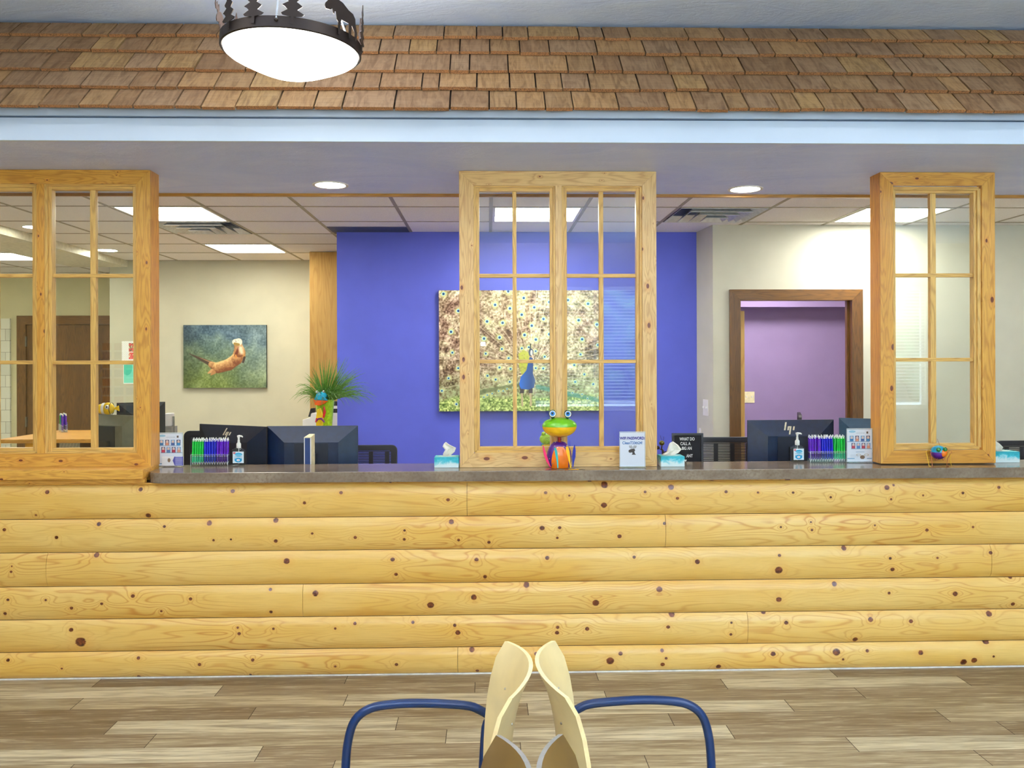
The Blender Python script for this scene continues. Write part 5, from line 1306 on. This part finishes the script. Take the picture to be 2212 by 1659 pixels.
# the pot stands on a low pine cabinet in front of the copier
Yp = 6.4
pz0 = P(700, 935, Yp).z
t = thing('side_cabinet', (P(700, 900, Yp).x, Yp, 0), 'low pine side cabinet behind the square dark monitor', 'cabinet')
xa, xb, _, _ = rect(655, 900, 752, 1000, Yp)
MB().box(xa, xb, Yp - .12, Yp + .2, 0, pz0 - .02).build('body', M_MAPLE, t); MB().box(xa - .01, xb + .01, Yp - .13, Yp + .21, pz0 - .0195, pz0).build('top', M_MAPLE, t)
pc = P(702, 900, Yp); s_ = Yp / F
pt = thing('bird_planter', (pc.x, Yp, pz0), 'lime green planter shaped as a bird with blue head and orange beak', 'planter')
M_LIME = flat('lime_glaze', (160, 204, 40), .3, var=.12, scale=60); M_CYAN = flat('cyan_glaze', (40, 168, 206), .25); M_ORG = flat('orange_glaze', (238, 96, 24), .25); M_YEL = flat('yellow_glaze', (244, 204, 30), .3)
M_RED = flat('red_glaze', (208, 30, 36), .3); M_VIO = flat('violet_glaze', (116, 28, 110), .35); M_EYEW = flat('eye_white', (238, 240, 240), .2); M_PUPIL = flat('pupil_black', (12, 12, 16), .15)
ztp = P(702, 863, Yp).z
MB().lathe([(.045, 0), (.047, .002), (.068, ztp - pz0), (.063, ztp - pz0), (.06, ztp - pz0 - .02), (0, ztp - pz0 - .02)], (pc.x, Yp, pz0), 36).build('pot', M_LIME, pt, smooth=True)
M_SOIL = flat('soil', (60, 44, 28), .9)
MB().lathe([(.0595, 0), (0, .004)], (pc.x, Yp, ztp - .018), 24, cap=False).build('soil', M_SOIL, pt)
def pp(px, py, dy): return P(px, py, Yp + dy)
MB().prism([(pp(685, 883, -.075).x, pp(685, 883, 0).z), (pp(697, 880, 0).x, pp(697, 880, 0).z), (pp(702, 900, 0).x, pp(702, 900, 0).z), (pp(700, 920, 0).x, pp(700, 935, 0).z), (pp(688, 930, 0).x, pp(688, 935, 0).z), (pp(686, 905, 0).x, pp(686, 905, 0).z)], Yp - .072, Yp - .05).build('belly', M_YEL, pt, bevel=.004)
hc = pp(695, 856, -.07)
MB().ball(hc, .043, .035, .034, z0=-.15).build('head_top', M_CYAN, pt, smooth=True)
MB().lathe([(.001, 0)], hc, 4) if False else None
MB().prism([(pp(713, 865, 0).x, pp(713, 864, 0).z), (pp(706, 857, 0).x, pp(706, 855, 0).z), (pp(690, 851, 0).x, pp(690, 851, 0).z), (pp(684, 858, 0).x, pp(684, 862, 0).z)], Yp - .106, Yp - .075).build('beak_top', M_CYAN, pt, bevel=.004)
MB().prism([(pp(683, 862, 0).x, pp(683, 862.5, 0).z), (pp(714, 864, 0).x, pp(714, 864.5, 0).z), (pp(706, 871, 0).x, pp(706, 871, 0).z), (pp(695, 876, 0).x, pp(695, 875, 0).z), (pp(686, 873, 0).x, pp(686, 873, 0).z)], Yp - .104, Yp - .07).build('beak_lower', M_ORG, pt, bevel=.004)
for ex, ey in ((685, 846.5), (699, 846.5)):
    e = pp(ex, ey, -.08); ee = MB().ball(e, .0105).build('eye', M_EYEW, pt, smooth=True)
    MB().ball(e + Vector((.003, -.008, 0)), .0045, n=10, k=6).build('pupil', M_PUPIL, ee)
MB().tube([pp(700, 878, -.08), pp(701, 890, -.085), pp(699, 902, -.08)], [.005, .011, .006], 8).build('wing', M_RED, pt, smooth=True)
MB().tube([pp(682, 912, -.08), pp(687, 905, -.085), pp(694, 904, -.085), pp(701, 912, -.08)], [.005, .006, .008, .006], 8).build('claws', M_VIO, pt, smooth=True)
MB().tube([pp(684, 903, -.082), pp(682, 912, -.084)], .005, 8).build('toe', M_RED, pt)
# foliage: fine arching blades
M_GRASS = None
def grass_mat():
    t = NT('grass_blade'); n = t.noise(t.pos(), 40, 2); t.base(t.ramp(n, [(0.3, (52, 92, 28)), (0.55, (96, 146, 48)), (0.8, (40, 66, 38))]), .5); return t.m
gm = MB(); rs = random.Random(21); root = Vector((pc.x, Yp, ztp - .016))
for k in range(330):
    a = rs.uniform(0, 2 * math.pi); sp = rs.uniform(.02, 1) ** .7; ln = rs.uniform(.22, .38) * (1 - .12 * sp)
    rx_, ry_ = math.cos(a) * sp, math.sin(a) * sp
    rx_ += .16
    r0_ = root + Vector((rx_ * .035, ry_ * .035, 0)); pts = []
    up = math.cos(sp * 1.15); out = math.sin(sp * 1.25)
    for i in range(7):
        q = i / 6; dr = .30 * sp * q * q
        pts.append(r0_ + Vector((rx_ / max(sp, .1) * out * q * ln, ry_ / max(sp, .1) * out * q * ln * .7, ln * (up * q - dr * q * 1.3 - (.12 * q ** 3 if sp > .6 else 0)))))
    gm.tube(pts, [.0018, .0021, .0021, .0019, .0016, .0012, .0004], 4, cap=False)
gp = thing('grass_plant', (pc.x, Yp, ztp - .018), 'spiky green ornamental grass growing from the lime bird planter', 'plant')
gm.build('foliage', grass_mat(), gp, weld=False)
tag(gp, None, None)

# ================================================================ frog figure in front of the double window
fb = PZ(1205, 1012.5, Z_TOP); YF = fb.y; s_ = YF / F
def fp(px, py, dy=0.0): return P(px, py, YF + dy)
M_FG = flat('frog_green_enamel', (112, 188, 22), .22, coat=.5, var=.04); M_FY = flat('frog_yellow_enamel', (250, 190, 16), .22, coat=.5, var=.04); M_FP = flat('frog_purple_enamel', (84, 22, 130), .28, coat=.4)
M_FO = flat('frog_orange_enamel', (250, 124, 14), .25, coat=.4); M_FDG = flat('frog_eye_rim', (20, 74, 50), .3); M_IRIS = flat('frog_iris_blue', (28, 130, 214), .25); M_PINK = flat('frog_pink_enamel', (222, 16, 96), .3)
M_TEAL = flat('frog_teal_enamel', (22, 176, 176), .3); M_FB = flat('frog_blue_enamel', (18, 34, 150), .3); M_RIV = flat('rivet_steel', (190, 186, 180), .3, .8); M_SPR = flat('spring_red_brown', (158, 60, 40), .35, .4)
fr = thing('frog_figure', (fb.x, YF, Z_TOP), 'colourful metal frog with bulging blue eyes, in front of the double window', 'figurine')
hc = fp(1208.5, 920.5); hw = 38 * s_
MB().ball(hc, hw, hw * .78, 19.5 * s_, n=40, k=10, z0=-.03).build('head_upper', M_FG, fr, smooth=True)
MB().ball(hc + Vector((0, 0, -.0006)), hw * .985, hw * .77, 24 * s_, n=40, k=10, z1=-.02).build('head_lower', M_FY, fr, smooth=True)
for ex, ey in ((1193.2, 893.5), (1226.4, 894)):
    e = fp(ex, ey, -.02); r = 8.2 * s_
    eb = MB().ball(e, r, r * .9, r * 1.06, n=24, k=14).build('eye', M_FDG, fr, smooth=True)
    for nm, rr, off, mm, dx, dz in (('eye_white', .84, .90, M_EYEW, 0, 0), ('iris', .62, .94, M_IRIS, -.0004, .0012), ('pupil', .30, .98, M_PUPIL, -.001, .003)):
        MB().lathe([(0, 0), (r * rr, 0), (r * rr * .96, .0012), (0, .0016)], e + Vector((dx, -r * off + .0015, dz)), 28, M=Matrix.Rotation(math.radians(90), 4, 'X')).build(nm, mm, eb, smooth=False)
    MB().tube([e + Vector((0, 0, -r * .8)), fp(ex * .8 + 1208 * .2, 908, -.005)], r * .45, 10).build('eye_stalk', M_FDG, fr)
sp_ = []
n0, n1 = fp(1208.5, 944), fp(1208.5, 955)
for k in range(61):
    a = k / 60 * 2 * math.pi * 5; sp_.append(n0.lerp(n1, k / 60) + Vector((math.cos(a) * .0105, math.sin(a) * .0105, 0)))
MB().tube(sp_, .0017, 6).build('neck_spring', M_SPR, fr, smooth=True)
MB().tube([n0, n1], .0065, 12).build('neck_core', M_RED, fr)
zc = Z_TOP + .001; Hb = fp(1208.5, 953).z - zc; bw2 = 27.5 * s_
prof = [(.0, 0), (bw2 * .70, 0), (bw2 * .82, .006), (bw2 * .97, Hb * .25), (bw2, Hb * .42), (bw2 * .93, Hb * .62), (bw2 * .74, Hb * .82), (bw2 * .45, Hb * .95), (0, Hb)]
MB().lathe(prof, (fb.x + .0035 * 0 + fp(1209, 980).x - fb.x, YF + .03, zc), 40, sy=.62).build('body', M_FP, fr, smooth=True)
bxx = fp(1209, 980).x; yb2 = YF + .03
bel = []
for z, w in [(.0, 18), (.004, 18.6), (.045, 18.4), (.075, 16.5), (.098, 13), (.112, 9), (.117, 6)]: bel.append((w * s_, z))
V = []; n = 13
for w, z in bel:
    rz_ = np.interp(z, [p[1] for p in prof], [p[0] for p in prof])
    for k in range(n):
        a = (k / (n - 1) * 2 - 1); x = w * a
        V.append((bxx + x + .001, yb2 - math.sqrt(max(1 - (x / max(rz_, .001)) ** 2, 0)) * rz_ * .62 - .0035, zc + z))
MB().add(V, [(i * n + k, i * n + k + 1, (i + 1) * n + k + 1, (i + 1) * n + k) for i in range(len(bel) - 1) for k in range(n - 1)]).build('belly', M_FO, fr, smooth=True)
def limb(nm, pts, ws, mat, dy=-.05, th=.003):
    """flat leaf-shaped sheet-metal limb through photo points"""
    L_ = []; R2 = []
    P3 = [fp(x, y, dy + (d if (d := (q[2] if len(q) > 2 else 0)) else 0)) for q in pts for x, y in [q[:2]]]
    for i, p in enumerate(P3):
        d = (P3[min(i + 1, len(P3) - 1)] - P3[max(i - 1, 0)]); d.y = 0; d.normalize(); nn = Vector((d.z, 0, -d.x)); w = ws[i] * s_ / 2
        L_.append(p + nn * w); R2.append(p - nn * w)
    n = len(P3); V = [v + Vector((0, -th / 2, 0)) for v in L_ + R2] + [v + Vector((0, th / 2, 0)) for v in L_ + R2]
    F_ = []
    for i in range(n - 1):
        F_ += [(i, i + 1, n + i + 1, n + i), (2 * n + i, 3 * n + i, 3 * n + i + 1, 2 * n + i + 1), (i, 2 * n + i, 2 * n + i + 1, i + 1), (n + i, n + i + 1, 3 * n + i + 1, 3 * n + i)]
    F_ += [(0, n, 3 * n, 2 * n), (n - 1, 3 * n - 1, 4 * n - 1, 2 * n - 1)]
    return MB().add(V, F_).build(nm, mat, fr, bevel=.0006)
limb('hind_leg', [(1173.5, 962), (1174.5, 970), (1178, 983), (1183, 997), (1189, 1009)], [1, 4.2, 6, 5, 2], M_PINK, -.012)
limb('hind_leg', [(1241, 960.5), (1240.5, 972), (1239.5, 986), (1238, 998), (1237.5, 1009)], [1.5, 6, 7.4, 4, 1.6], M_FB, -.012)
limb('front_leg', [(1199, 967.5), (1201, 975), (1203, 988), (1204.5, 1000), (1205, 1011)], [4.5, 5.5, 4.5, 3, 2.2], M_TEAL, -.052)
limb('front_leg', [(1224.5, 964.5), (1227, 976), (1229.5, 990), (1231, 1001), (1233, 1011)], [6, 7, 5, 2.6, 2], M_FY, -.050)
def foot(nm, pts, r, mat):
    MB().tube([Vector((P(x, 1008, y).x, y, Z_TOP + r[i] * .8 + .0004)) for i, (x, y) in enumerate(pts)], r, 8, flat=.5).build(nm, mat, fr, smooth=True)
foot('foot', [(1203, YF - .050), (1212, YF - .062), (1220, YF - .066)], [.003, .0035, .002], flat('foot_grey_green', (110, 140, 120), .4, .4))
foot('foot', [(1228, YF - .050), (1240, YF - .058), (1250, YF - .060), (1258, YF - .060)], [.003, .004, .0035, .003], M_FY)
foot('toe', [(1250, YF - .062), (1256, YF - .064), (1264, YF - .062)], [.003, .0035, .0025], M_BLACKPL)
foot('foot', [(1191, YF - .014), (1184, YF - .03), (1178, YF - .035)], [.003, .003, .002], M_PINK)
foot('foot', [(1237, YF - .014), (1242, YF - .03), (1246, YF - .04)], [.003, .003, .002], M_FB)
for x, y, d in ((1200, 955, -.008), (1223, 955.5, -.008), (1198, 963.5, -.028), (1204.5, 967, -.034), (1219, 965, -.034), (1224.5, 962.5, -.028), (1187, 991, -.006), (1194.5, 1001, -.024), (1235.5, 990, -.006)):
    MB().ball(fp(x, y, d - .004), .0028, n=10, k=6).build('rivet', M_RIV, fr, smooth=True)

# lime frog planter seen through the pane behind the figure
Yq = 5.12; q = P(1180, 948, Yq)
t = thing('lime_frog_planter', (q.x, Yq, Z_DESK), 'lime green frog-faced planter behind the glass, left of the frog figure', 'planter')
MB().ball(q, .040, .03, .033, n=28).build('head', M_LIME, t, smooth=True)
MB().ball(q + Vector((-.016, -.008, .030)), .013, n=14, k=8).build('eye', M_LIME, t, smooth=True)
MB().ball(q + Vector((-.008, -.022, .032)), .003, n=8, k=6).build('pupil', M_PUPIL, t)
MB().tube([q + Vector((0, 0, -.033)), (q.x, Yq, Z_DESK)], [.028, .034], 16).build('body', M_YEL, t)
MB().tube([P(1169, 962, Yq), P(1174, 958, Yq)], .006, 8).build('wing', M_CYAN, t)
for dx, dz in ((.006, .006), (.010, -.002), (.002, -.006), (.008, -.012), (.012, .012)): MB().ball(q + Vector((dx, -.0295, dz)), .0016, n=6, k=4).build('spot', M_PUPIL, t)

# wire-legged bug on the worktop by the narrow window
bb_ = PZ(2028, 1006, Z_TOP); YG = bb_.y
def gq(px, py, dy=0.0): return P(px, py, YG + dy)
t = thing('bug_figure', (bb_.x, YG, Z_TOP), 'small round bug figure on bent wire legs before the narrow window', 'figurine')
gc = gq(2027, 977, .02); R1 = 16.5 * YG / F
MB().ball(gc, R1, R1, R1 * .95, n=28, k=12, z1=.05).build('body_lower', M_FP, t, smooth=True)
MB().ball(gc, R1 * .99, R1 * .99, R1 * .92, n=28, k=12, z0=.04).build('body_upper', M_CYAN, t, smooth=True)
MB().ball(gc + Vector((.011, -.018, -.001)), R1 * .66, R1 * .66, R1 * .62).build('face', M_FO, t, smooth=True)
M_MARB = flat('green_marble', (16, 110, 42), .08, coat=1.0, var=.5, scale=90)
for x, y in ((2027.5, 971.5), (2041.5, 970.5)): MB().ball(gq(x, y, -.022), .0118, n=20).build('marble_eye', M_MARB, t, smooth=True)
MB().ball(gq(2035.5, 978, -.034), .0028, n=8, k=6).build('nose', M_RIV, t)
MB().tube([gq(2030, 962, .01), gq(2027, 954, .01), gq(2024.5, 948, .01)], .0008, 6).build('antenna', M_SPR, t)
M_WIRE = flat('copper_wire', (176, 100, 60), .3, .7); M_WIREY = flat('brass_wire', (222, 176, 40), .3, .5)
zf = lambda px, py, dy: Vector((gq(px, py, dy).x, YG + dy, Z_TOP + .0016))
for pts, mm in (([gq(2012, 974, .0), gq(2008, 973, 0), gq(2000, 975, -.01), gq(2003, 986, -.02), zf(2007, 1002, -.03), zf(2011, 1000, -.04)], M_WIREY),
                ([gq(2014, 978, 0), gq(2009, 975, .01), gq(2012, 990, -.01), zf(2014, 1003, -.02), zf(2017, 1003, -.035)], M_WIRE),
                ([gq(2034, 988, 0), gq(2038, 995, 0), gq(2044, 982, 0), gq(2051, 973, 0), gq(2056, 976, 0), gq(2047, 990, -.01), zf(2045, 1003, -.03), zf(2050, 1003, -.04)], M_WIRE),
                ([gq(2040, 984, 0), gq(2044, 990, 0), gq(2050, 978, .0), gq(2054, 980, 0), gq(2052, 992, 0), zf(2055, 1000, -.02)], M_WIREY)):
    MB().tube(pts, .0017, 6).build('wire_leg', mm, t, smooth=True)
MB().tube([gq(2018, 990, 0), gq(2022, 995, 0), gq(2026, 990, 0)], .0016, 6).build('wire_loop', M_WIRE, t)

# toy fish on the grey monitor behind the wide window
Yt = 5.22; fx = P(235, 882, Yt); zt_ = P(244, 896, 5.21).z + .001
t = thing('toy_fish', (fx.x, Yt, zt_), 'yellow toy fish with black and white stripes on top of a monitor', 'toy')
r = .036; c = Vector((fx.x + .0, Yt - .01, zt_ + r))
MB().ball(c, r * 1.05, r * .8, r, n=24).build('body', M_YEL, t, smooth=True)
MB().ball(c + Vector((-.038, -.004, -.002)), r * .82, r * .72, r * .82, n=20).build('head', M_YEL, t, smooth=True)
MB().lathe([(r * .93, -.008), (r * .97, 0), (r * .93, .008)], c + Vector((-.022, 0, 0)), 24, M=Matrix.Rotation(math.radians(90), 4, 'Y'), cap=False).build('white_stripe', M_EYEW, t, smooth=True)
MB().lathe([(r * .99, -.002), (r * 1.0, .002)], c + Vector((.020, 0, 0)), 24, M=Matrix.Rotation(math.radians(90), 4, 'Y'), cap=False).build('black_stripe', M_PUPIL, t, smooth=True)
for dx in (-.062, .006):
    e = MB().ball(c + Vector((dx, -.026, .010)), .013, n=14, k=8).build('eye', M_EYEW, t, smooth=True); MB().ball(c + Vector((dx + .002, -.037, .011)), .005, n=8, k=6).build('pupil', M_PUPIL, e)
MB().prism([(c.x + .030, c.z), (c.x + .062, c.z + .018), (c.x + .066, c.z - .016)], c.y - .006, c.y + .006).build('tail_fin', M_YEL, t, bevel=.003)

# pictures pinned on the cream wall beside the column
def collage(U, V):
    im = np.ones(U.shape + (3,)) * np.array([.93, .94, .93]); im = blend(im, (np.sin(U * 60) * np.sin(V * 70) > .75) * .5, (90, 120, 150))
    f = vnoise(U, V, 22, 18, 4, 2)
    for x0, y0, x1, y1, c in ((.35, .10, .95, .52, (50, 90, 40)), (.35, .56, .62, .88, (226, 110, 70)), (.68, .56, .95, .88, (70, 96, 44))):
        m = (U > x0) & (U < x1) & (V > y0) & (V < y1); im = blend(im, m * 1.0, c); im = blend(im, (m & (f > .55)) * 1.0, (224, 84, 96)); im = blend(im, (m & (f < .36)) * 1.0, (236, 214, 180))
    return im
x0, x1, z0, z1 = rect(263, 737, 306, 781, Y_OTTER - .01); t = thing('photo_collage', ((x0 + x1) / 2, Y_OTTER, z0), 'white photo collage board on the cream wall, above a teal sheet', 'picture')
MB().box(x0, x1, Y_OTTER - .008, Y_OTTER - .001, z0, z1).build('board', M_WHITEM, t); dense_print('picture_face', x0, x1, z0, z1, Y_OTTER - .0085, 100, 90, collage, t)
x0, x1, z0, z1 = rect(266, 788, 306, 829, Y_OTTER - .01)
def tealf(U, V):
    im = np.ones(U.shape + (3,)) * np.array([122, 222, 200]) / 255.; im = blend(im, (((U - .2) / .28) ** 2 + ((V - .15) / .4) ** 2 < 1) * .8, (60, 190, 160)); im = blend(im, (np.sin(V * 90) > .8) * .3, (90, 180, 170))
    return blend(im, ((U < .03) | (V > .96)) * 1.0, (240, 248, 246))
t = thing('teal_sheet', ((x0 + x1) / 2, Y_OTTER, z0), 'teal printed sheet on the cream wall below the photo collage', 'poster')
MB().box(x0, x1, Y_OTTER - .004, Y_OTTER - .001, z0, z1).build('paper', M_WHITEM, t); dense_print('printed_face', x0, x1, z0, z1, Y_OTTER - .0045, 60, 60, tealf, t)

# second reception counter far back, seen through the wide window
s0, s1 = P(22, 938, 6.8).x, P(238, 930, 6.8).x
t = thing('back_counter', ((s0 + s1) / 2, 7, 0), 'pine-topped counter farther back behind the wide pine window', 'counter')
za = PZ(60, 938, 1.075)
MB().add([(s0, 6.62, 1.045), (s1, 6.62, 1.045), (s1, 7.5, 1.045), (s0 + .02, 7.5, 1.045), (s0, 6.62, 1.075), (s1, 6.62, 1.075), (s1, 7.5, 1.075), (s0 + .02, 7.5, 1.075)], [(0, 3, 2, 1), (4, 5, 6, 7), (0, 1, 5, 4), (1, 2, 6, 5), (2, 3, 7, 6), (3, 0, 4, 7)]).build('top', M_OX, t, bevel=.004)
MB().box(P(54, 950, 6.7).x, P(88, 950, 6.7).x, 6.70, 6.74, 0, 1.0445).build('end_panel', flat('amber_panel', (238, 176, 40), .5), t)
MB().box(P(88, 950, 6.75).x, s1, 6.75, 6.79, 0, 1.0445).build('front_panel', M_OAKD, t)
def papers(U, V):
    im = np.ones(U.shape + (3,)) * np.array([214, 216, 196]) / 255.; f = vnoise(U, V, 12, 14, 8, 2)
    im = blend(im, ((np.sin(V * 60) > .5) & (np.sin(U * 40 + V * 9) > -.4)) * .7, (60, 70, 60)); return blend(im, ((f > .55) & (V > .45)) * .7, (90, 190, 184))
x0, x1, z0, z1 = rect(122, 941, 166, 985, 6.7); t = thing('pinned_notice', ((x0 + x1) / 2, 6.74, z0), 'pale notice with teal print fixed on the far counter front', 'notice')
MB().box(x0, x1, 6.742, 6.7495, z0, min(z1, 1.04)).build('paper', M_WHITEM, t); dense_print('printed_face', x0, x1, z0, min(z1, 1.04), 6.7415, 60, 60, papers, t)
q = PZ(134, 933, 1.0755)
pen_holder(0, 0, 0, ['green', 'blue', 'purple'], 'small acrylic pen holder on the far pine-topped counter', 'on the far back counter', rz=-1.02, loc=(q.x, max(q.y, 6.75), 1.0751), small=True)
# paper tray stand beside the tall monitor
x0, x1, z0, z1 = rect(357, 893, 375, 935, 5.9); t = thing('desk_organizer', ((x0 + x1) / 2, 5.9, Z_DESK), 'small white and steel desk organizer beside the tall dark monitor', 'organizer')
MB().box(x0, x1 - .012, 5.88, 5.95, P(360, 920, 5.9).z, z1).build('white_bin', M_WHITEM, t, bevel=.003); MB().tube([(x1, 5.9, Z_DESK), (x1, 5.9, z1 - .02)], .007, 10).build('steel_post', flat('grey_steel', (130, 128, 118), .35, .7), t)
MB().box(x0, x1, 5.86, 5.97, Z_DESK, P(360, 921, 5.9).z).build('base', flat('organizer_grey', (150, 150, 140), .5), t)
t = thing('side_desk', (-2.2, 5.9, 0), 'small side desk behind the tall dark monitor', 'desk'); xs_ = P(366, 900, 5.9).x
MB().box(xs_ - .3, xs_ + .06, 5.70, 6.1, Z_DESK - .03, Z_DESK - .0005).build('desk_top', M_DESK, t)
for q in (-.28, .02): MB().box(xs_ + q, xs_ + q + .03, 5.72, 6.08, 0, Z_DESK - .0305).build('leg_panel', M_DESK, t)

# ================================================================ waiting chairs, back to back
M_PLY = flat('maple_plywood', (232, 212, 160), .28, scale=8, var=.035, coat=.3); M_PLYE = flat('plywood_edge', (248, 216, 158), .4)
M_DPLY = flat('dark_walnut_laminate', (96, 72, 38), .30, scale=8, var=.08, coat=.25); M_DPLYE = flat('grey_laminate_edge', (128, 126, 122), .4)
M_TUBE = flat('dark_blue_powder_coat', (3, 32, 70), .35, 0, var=.02, spec=.35)
XC = .125
def chair(yc, side, mats, label, XC=.125, group='waiting chairs standing back to back'):
    """side -1 faces left, +1 faces right; backs bulge towards the line x = XC"""
    t = thing('waiting_chair', (XC + side * .25, yc, 0), label, 'chair', group)
    ZT = .818; HW = .225; n = 15; rows = 9; V = []; TH = .011
    def pt(a, z, off):
        # a: -1 near .. 1 far; back curves away from the sitter
        lean = .070 * (1 - math.exp(-(ZT - z) / .12)) * side
        bulge = .062 * (abs(a) ** 2.0)
        w = HW * (1 - .04 * (z - .5))
        zz = z - (0.012 * a * a if z > .81 else 0)
        return (XC + side * (.003 + bulge + off) + lean, yc + a * w, zz)
    Z = [.34 + (ZT - .34) * i / (rows - 1) for i in range(rows)]
    for off in (0, TH):
        for z in Z:
            for k in range(n): V.append(pt(k / (n - 1) * 2 - 1, z, off))
    Fs = []; MI = []; N = n * rows
    for i in range(rows - 1):
        for k in range(n - 1):
            Fs.append((i * n + k, i * n + k + 1, (i + 1) * n + k + 1, (i + 1) * n + k)); Fs.append((N + i * n + k, N + (i + 1) * n + k, N + (i + 1) * n + k + 1, N + i * n + k + 1)); MI += [0, 0]
        for k in (0, n - 1): Fs.append((i * n + k, (i + 1) * n + k, N + (i + 1) * n + k, N + i * n + k)); MI.append(1)
    for k in range(n - 1):
        for i in (0, rows - 1): Fs.append((i * n + k, i * n + k + 1, N + i * n + k + 1, N + i * n + k)); MI.append(1)
    mb = MB().add(V, Fs); mb.m = MI
    o = mb.build('backrest', [mats[0], mats[1]], t, smooth=True)
    for z in (.70, .60, .48):
        for a in (-.55, .55):
            p_ = Vector(pt(a, z, -.0008)); MB().ball(p_, .0035, n=8, k=6).build('rivet', M_RIV, t)
            p_ = Vector(pt(a, z, TH + .0008)); MB().ball(p_, .0035, n=8, k=6).build('rivet', M_RIV, t)
    # seat shell
    x0s = XC + side * .16; V = []
    prof = [(.0, .41), (.06, .385), (.20, .37), (.36, .38), (.43, .375), (.46, .35)]
    for off in (0, -.014):
        for dx, z in prof:
            for k in range(7): a = k / 6 * 2 - 1; V.append((x0s + side * dx, yc + a * .225, z + off + .012 * a * a))
    m_ = len(prof) * 7; Fs = []
    for i in range(len(prof) - 1):
        for k in range(6): Fs += [(i * 7 + k, i * 7 + k + 1, (i + 1) * 7 + k + 1, (i + 1) * 7 + k), (m_ + i * 7 + k, m_ + (i + 1) * 7 + k, m_ + (i + 1) * 7 + k + 1, m_ + i * 7 + k + 1)]
        for k in (0, 6): Fs.append((i * 7 + k, (i + 1) * 7 + k, m_ + (i + 1) * 7 + k, m_ + i * 7 + k))
    for k in range(6):
        for i in (0, len(prof) - 1): Fs.append((i * 7 + k, i * 7 + k + 1, m_ + i * 7 + k + 1, m_ + i * 7 + k))
    MB().add(V, Fs).build('seat', mats[0], t, smooth=True)
    for a in (-1, 1):
        y = yc + a * .285
        pts = [(.145, .37), (.135, .52), (.12, .55), (.155, .576), (.20, .590), (.32, .598), (.42, .596), (.49, .584), (.535, .550), (.556, .49), (.565, .40), (.57, .2), (.575, 0.012)]
        B = []
        for i in range(len(pts) - 1):     # rounded path
            for q in range(4):
                u = q / 4; p0 = pts[max(i - 1, 0)]; p1 = pts[i]; p2 = pts[i + 1]; p3 = pts[min(i + 2, len(pts) - 1)]
                f = lambda c: .5 * (2 * p1[c] + (p2[c] - p0[c]) * u + (2 * p0[c] - 5 * p1[c] + 4 * p2[c] - p3[c]) * u * u + (3 * p1[c] - p0[c] - 3 * p2[c] + p3[c]) * u ** 3)
                B.append((XC + side * f(0), y, f(1)))
        B.append((XC + side * pts[-1][0], y, pts[-1][1]))
        MB().tube(B, .0135, 14).build('armrest', M_TUBE, t, smooth=True)
        MB().tube([(XC + side * .145, y, .37), (XC + side * .16, y, .2), (XC + side * .12, y, .012)], .0125, 12).build('rear_leg', M_TUBE, t, smooth=True)
        for px_ in (.575, .12): MB().lathe([(.017, 0), (.018, .012), (.014, .02)], (XC + side * px_, y, 0), 14).build('foot_glide', M_BLACKPL, t)
    MB().tube([(XC + side * .20, yc - .285, .36), (XC + side * .20, yc + .285, .36)], .011, 10).build('cross_bar', M_TUBE, t)
    MB().tube([(XC + side * .50, yc - .252, .36), (XC + side * .50, yc + .252, .36)], .011, 10).build('cross_bar', M_TUBE, t) if False else None
    return t
chair(2.40, -1, (M_PLY, M_PLYE), 'light maple chair with blue tube arms facing left, nearer the counter')
chair(2.40, 1, (M_PLY, M_PLYE), 'light maple chair with blue tube arms facing right, nearer the counter')
chair(1.742, -1, (M_DPLY, M_DPLYE), 'dark brown chair facing left, in front of the maple pair', XC=.092)
chair(1.742, 1, (M_DPLY, M_DPLYE), 'dark brown chair facing right, in front of the maple pair', XC=.092)
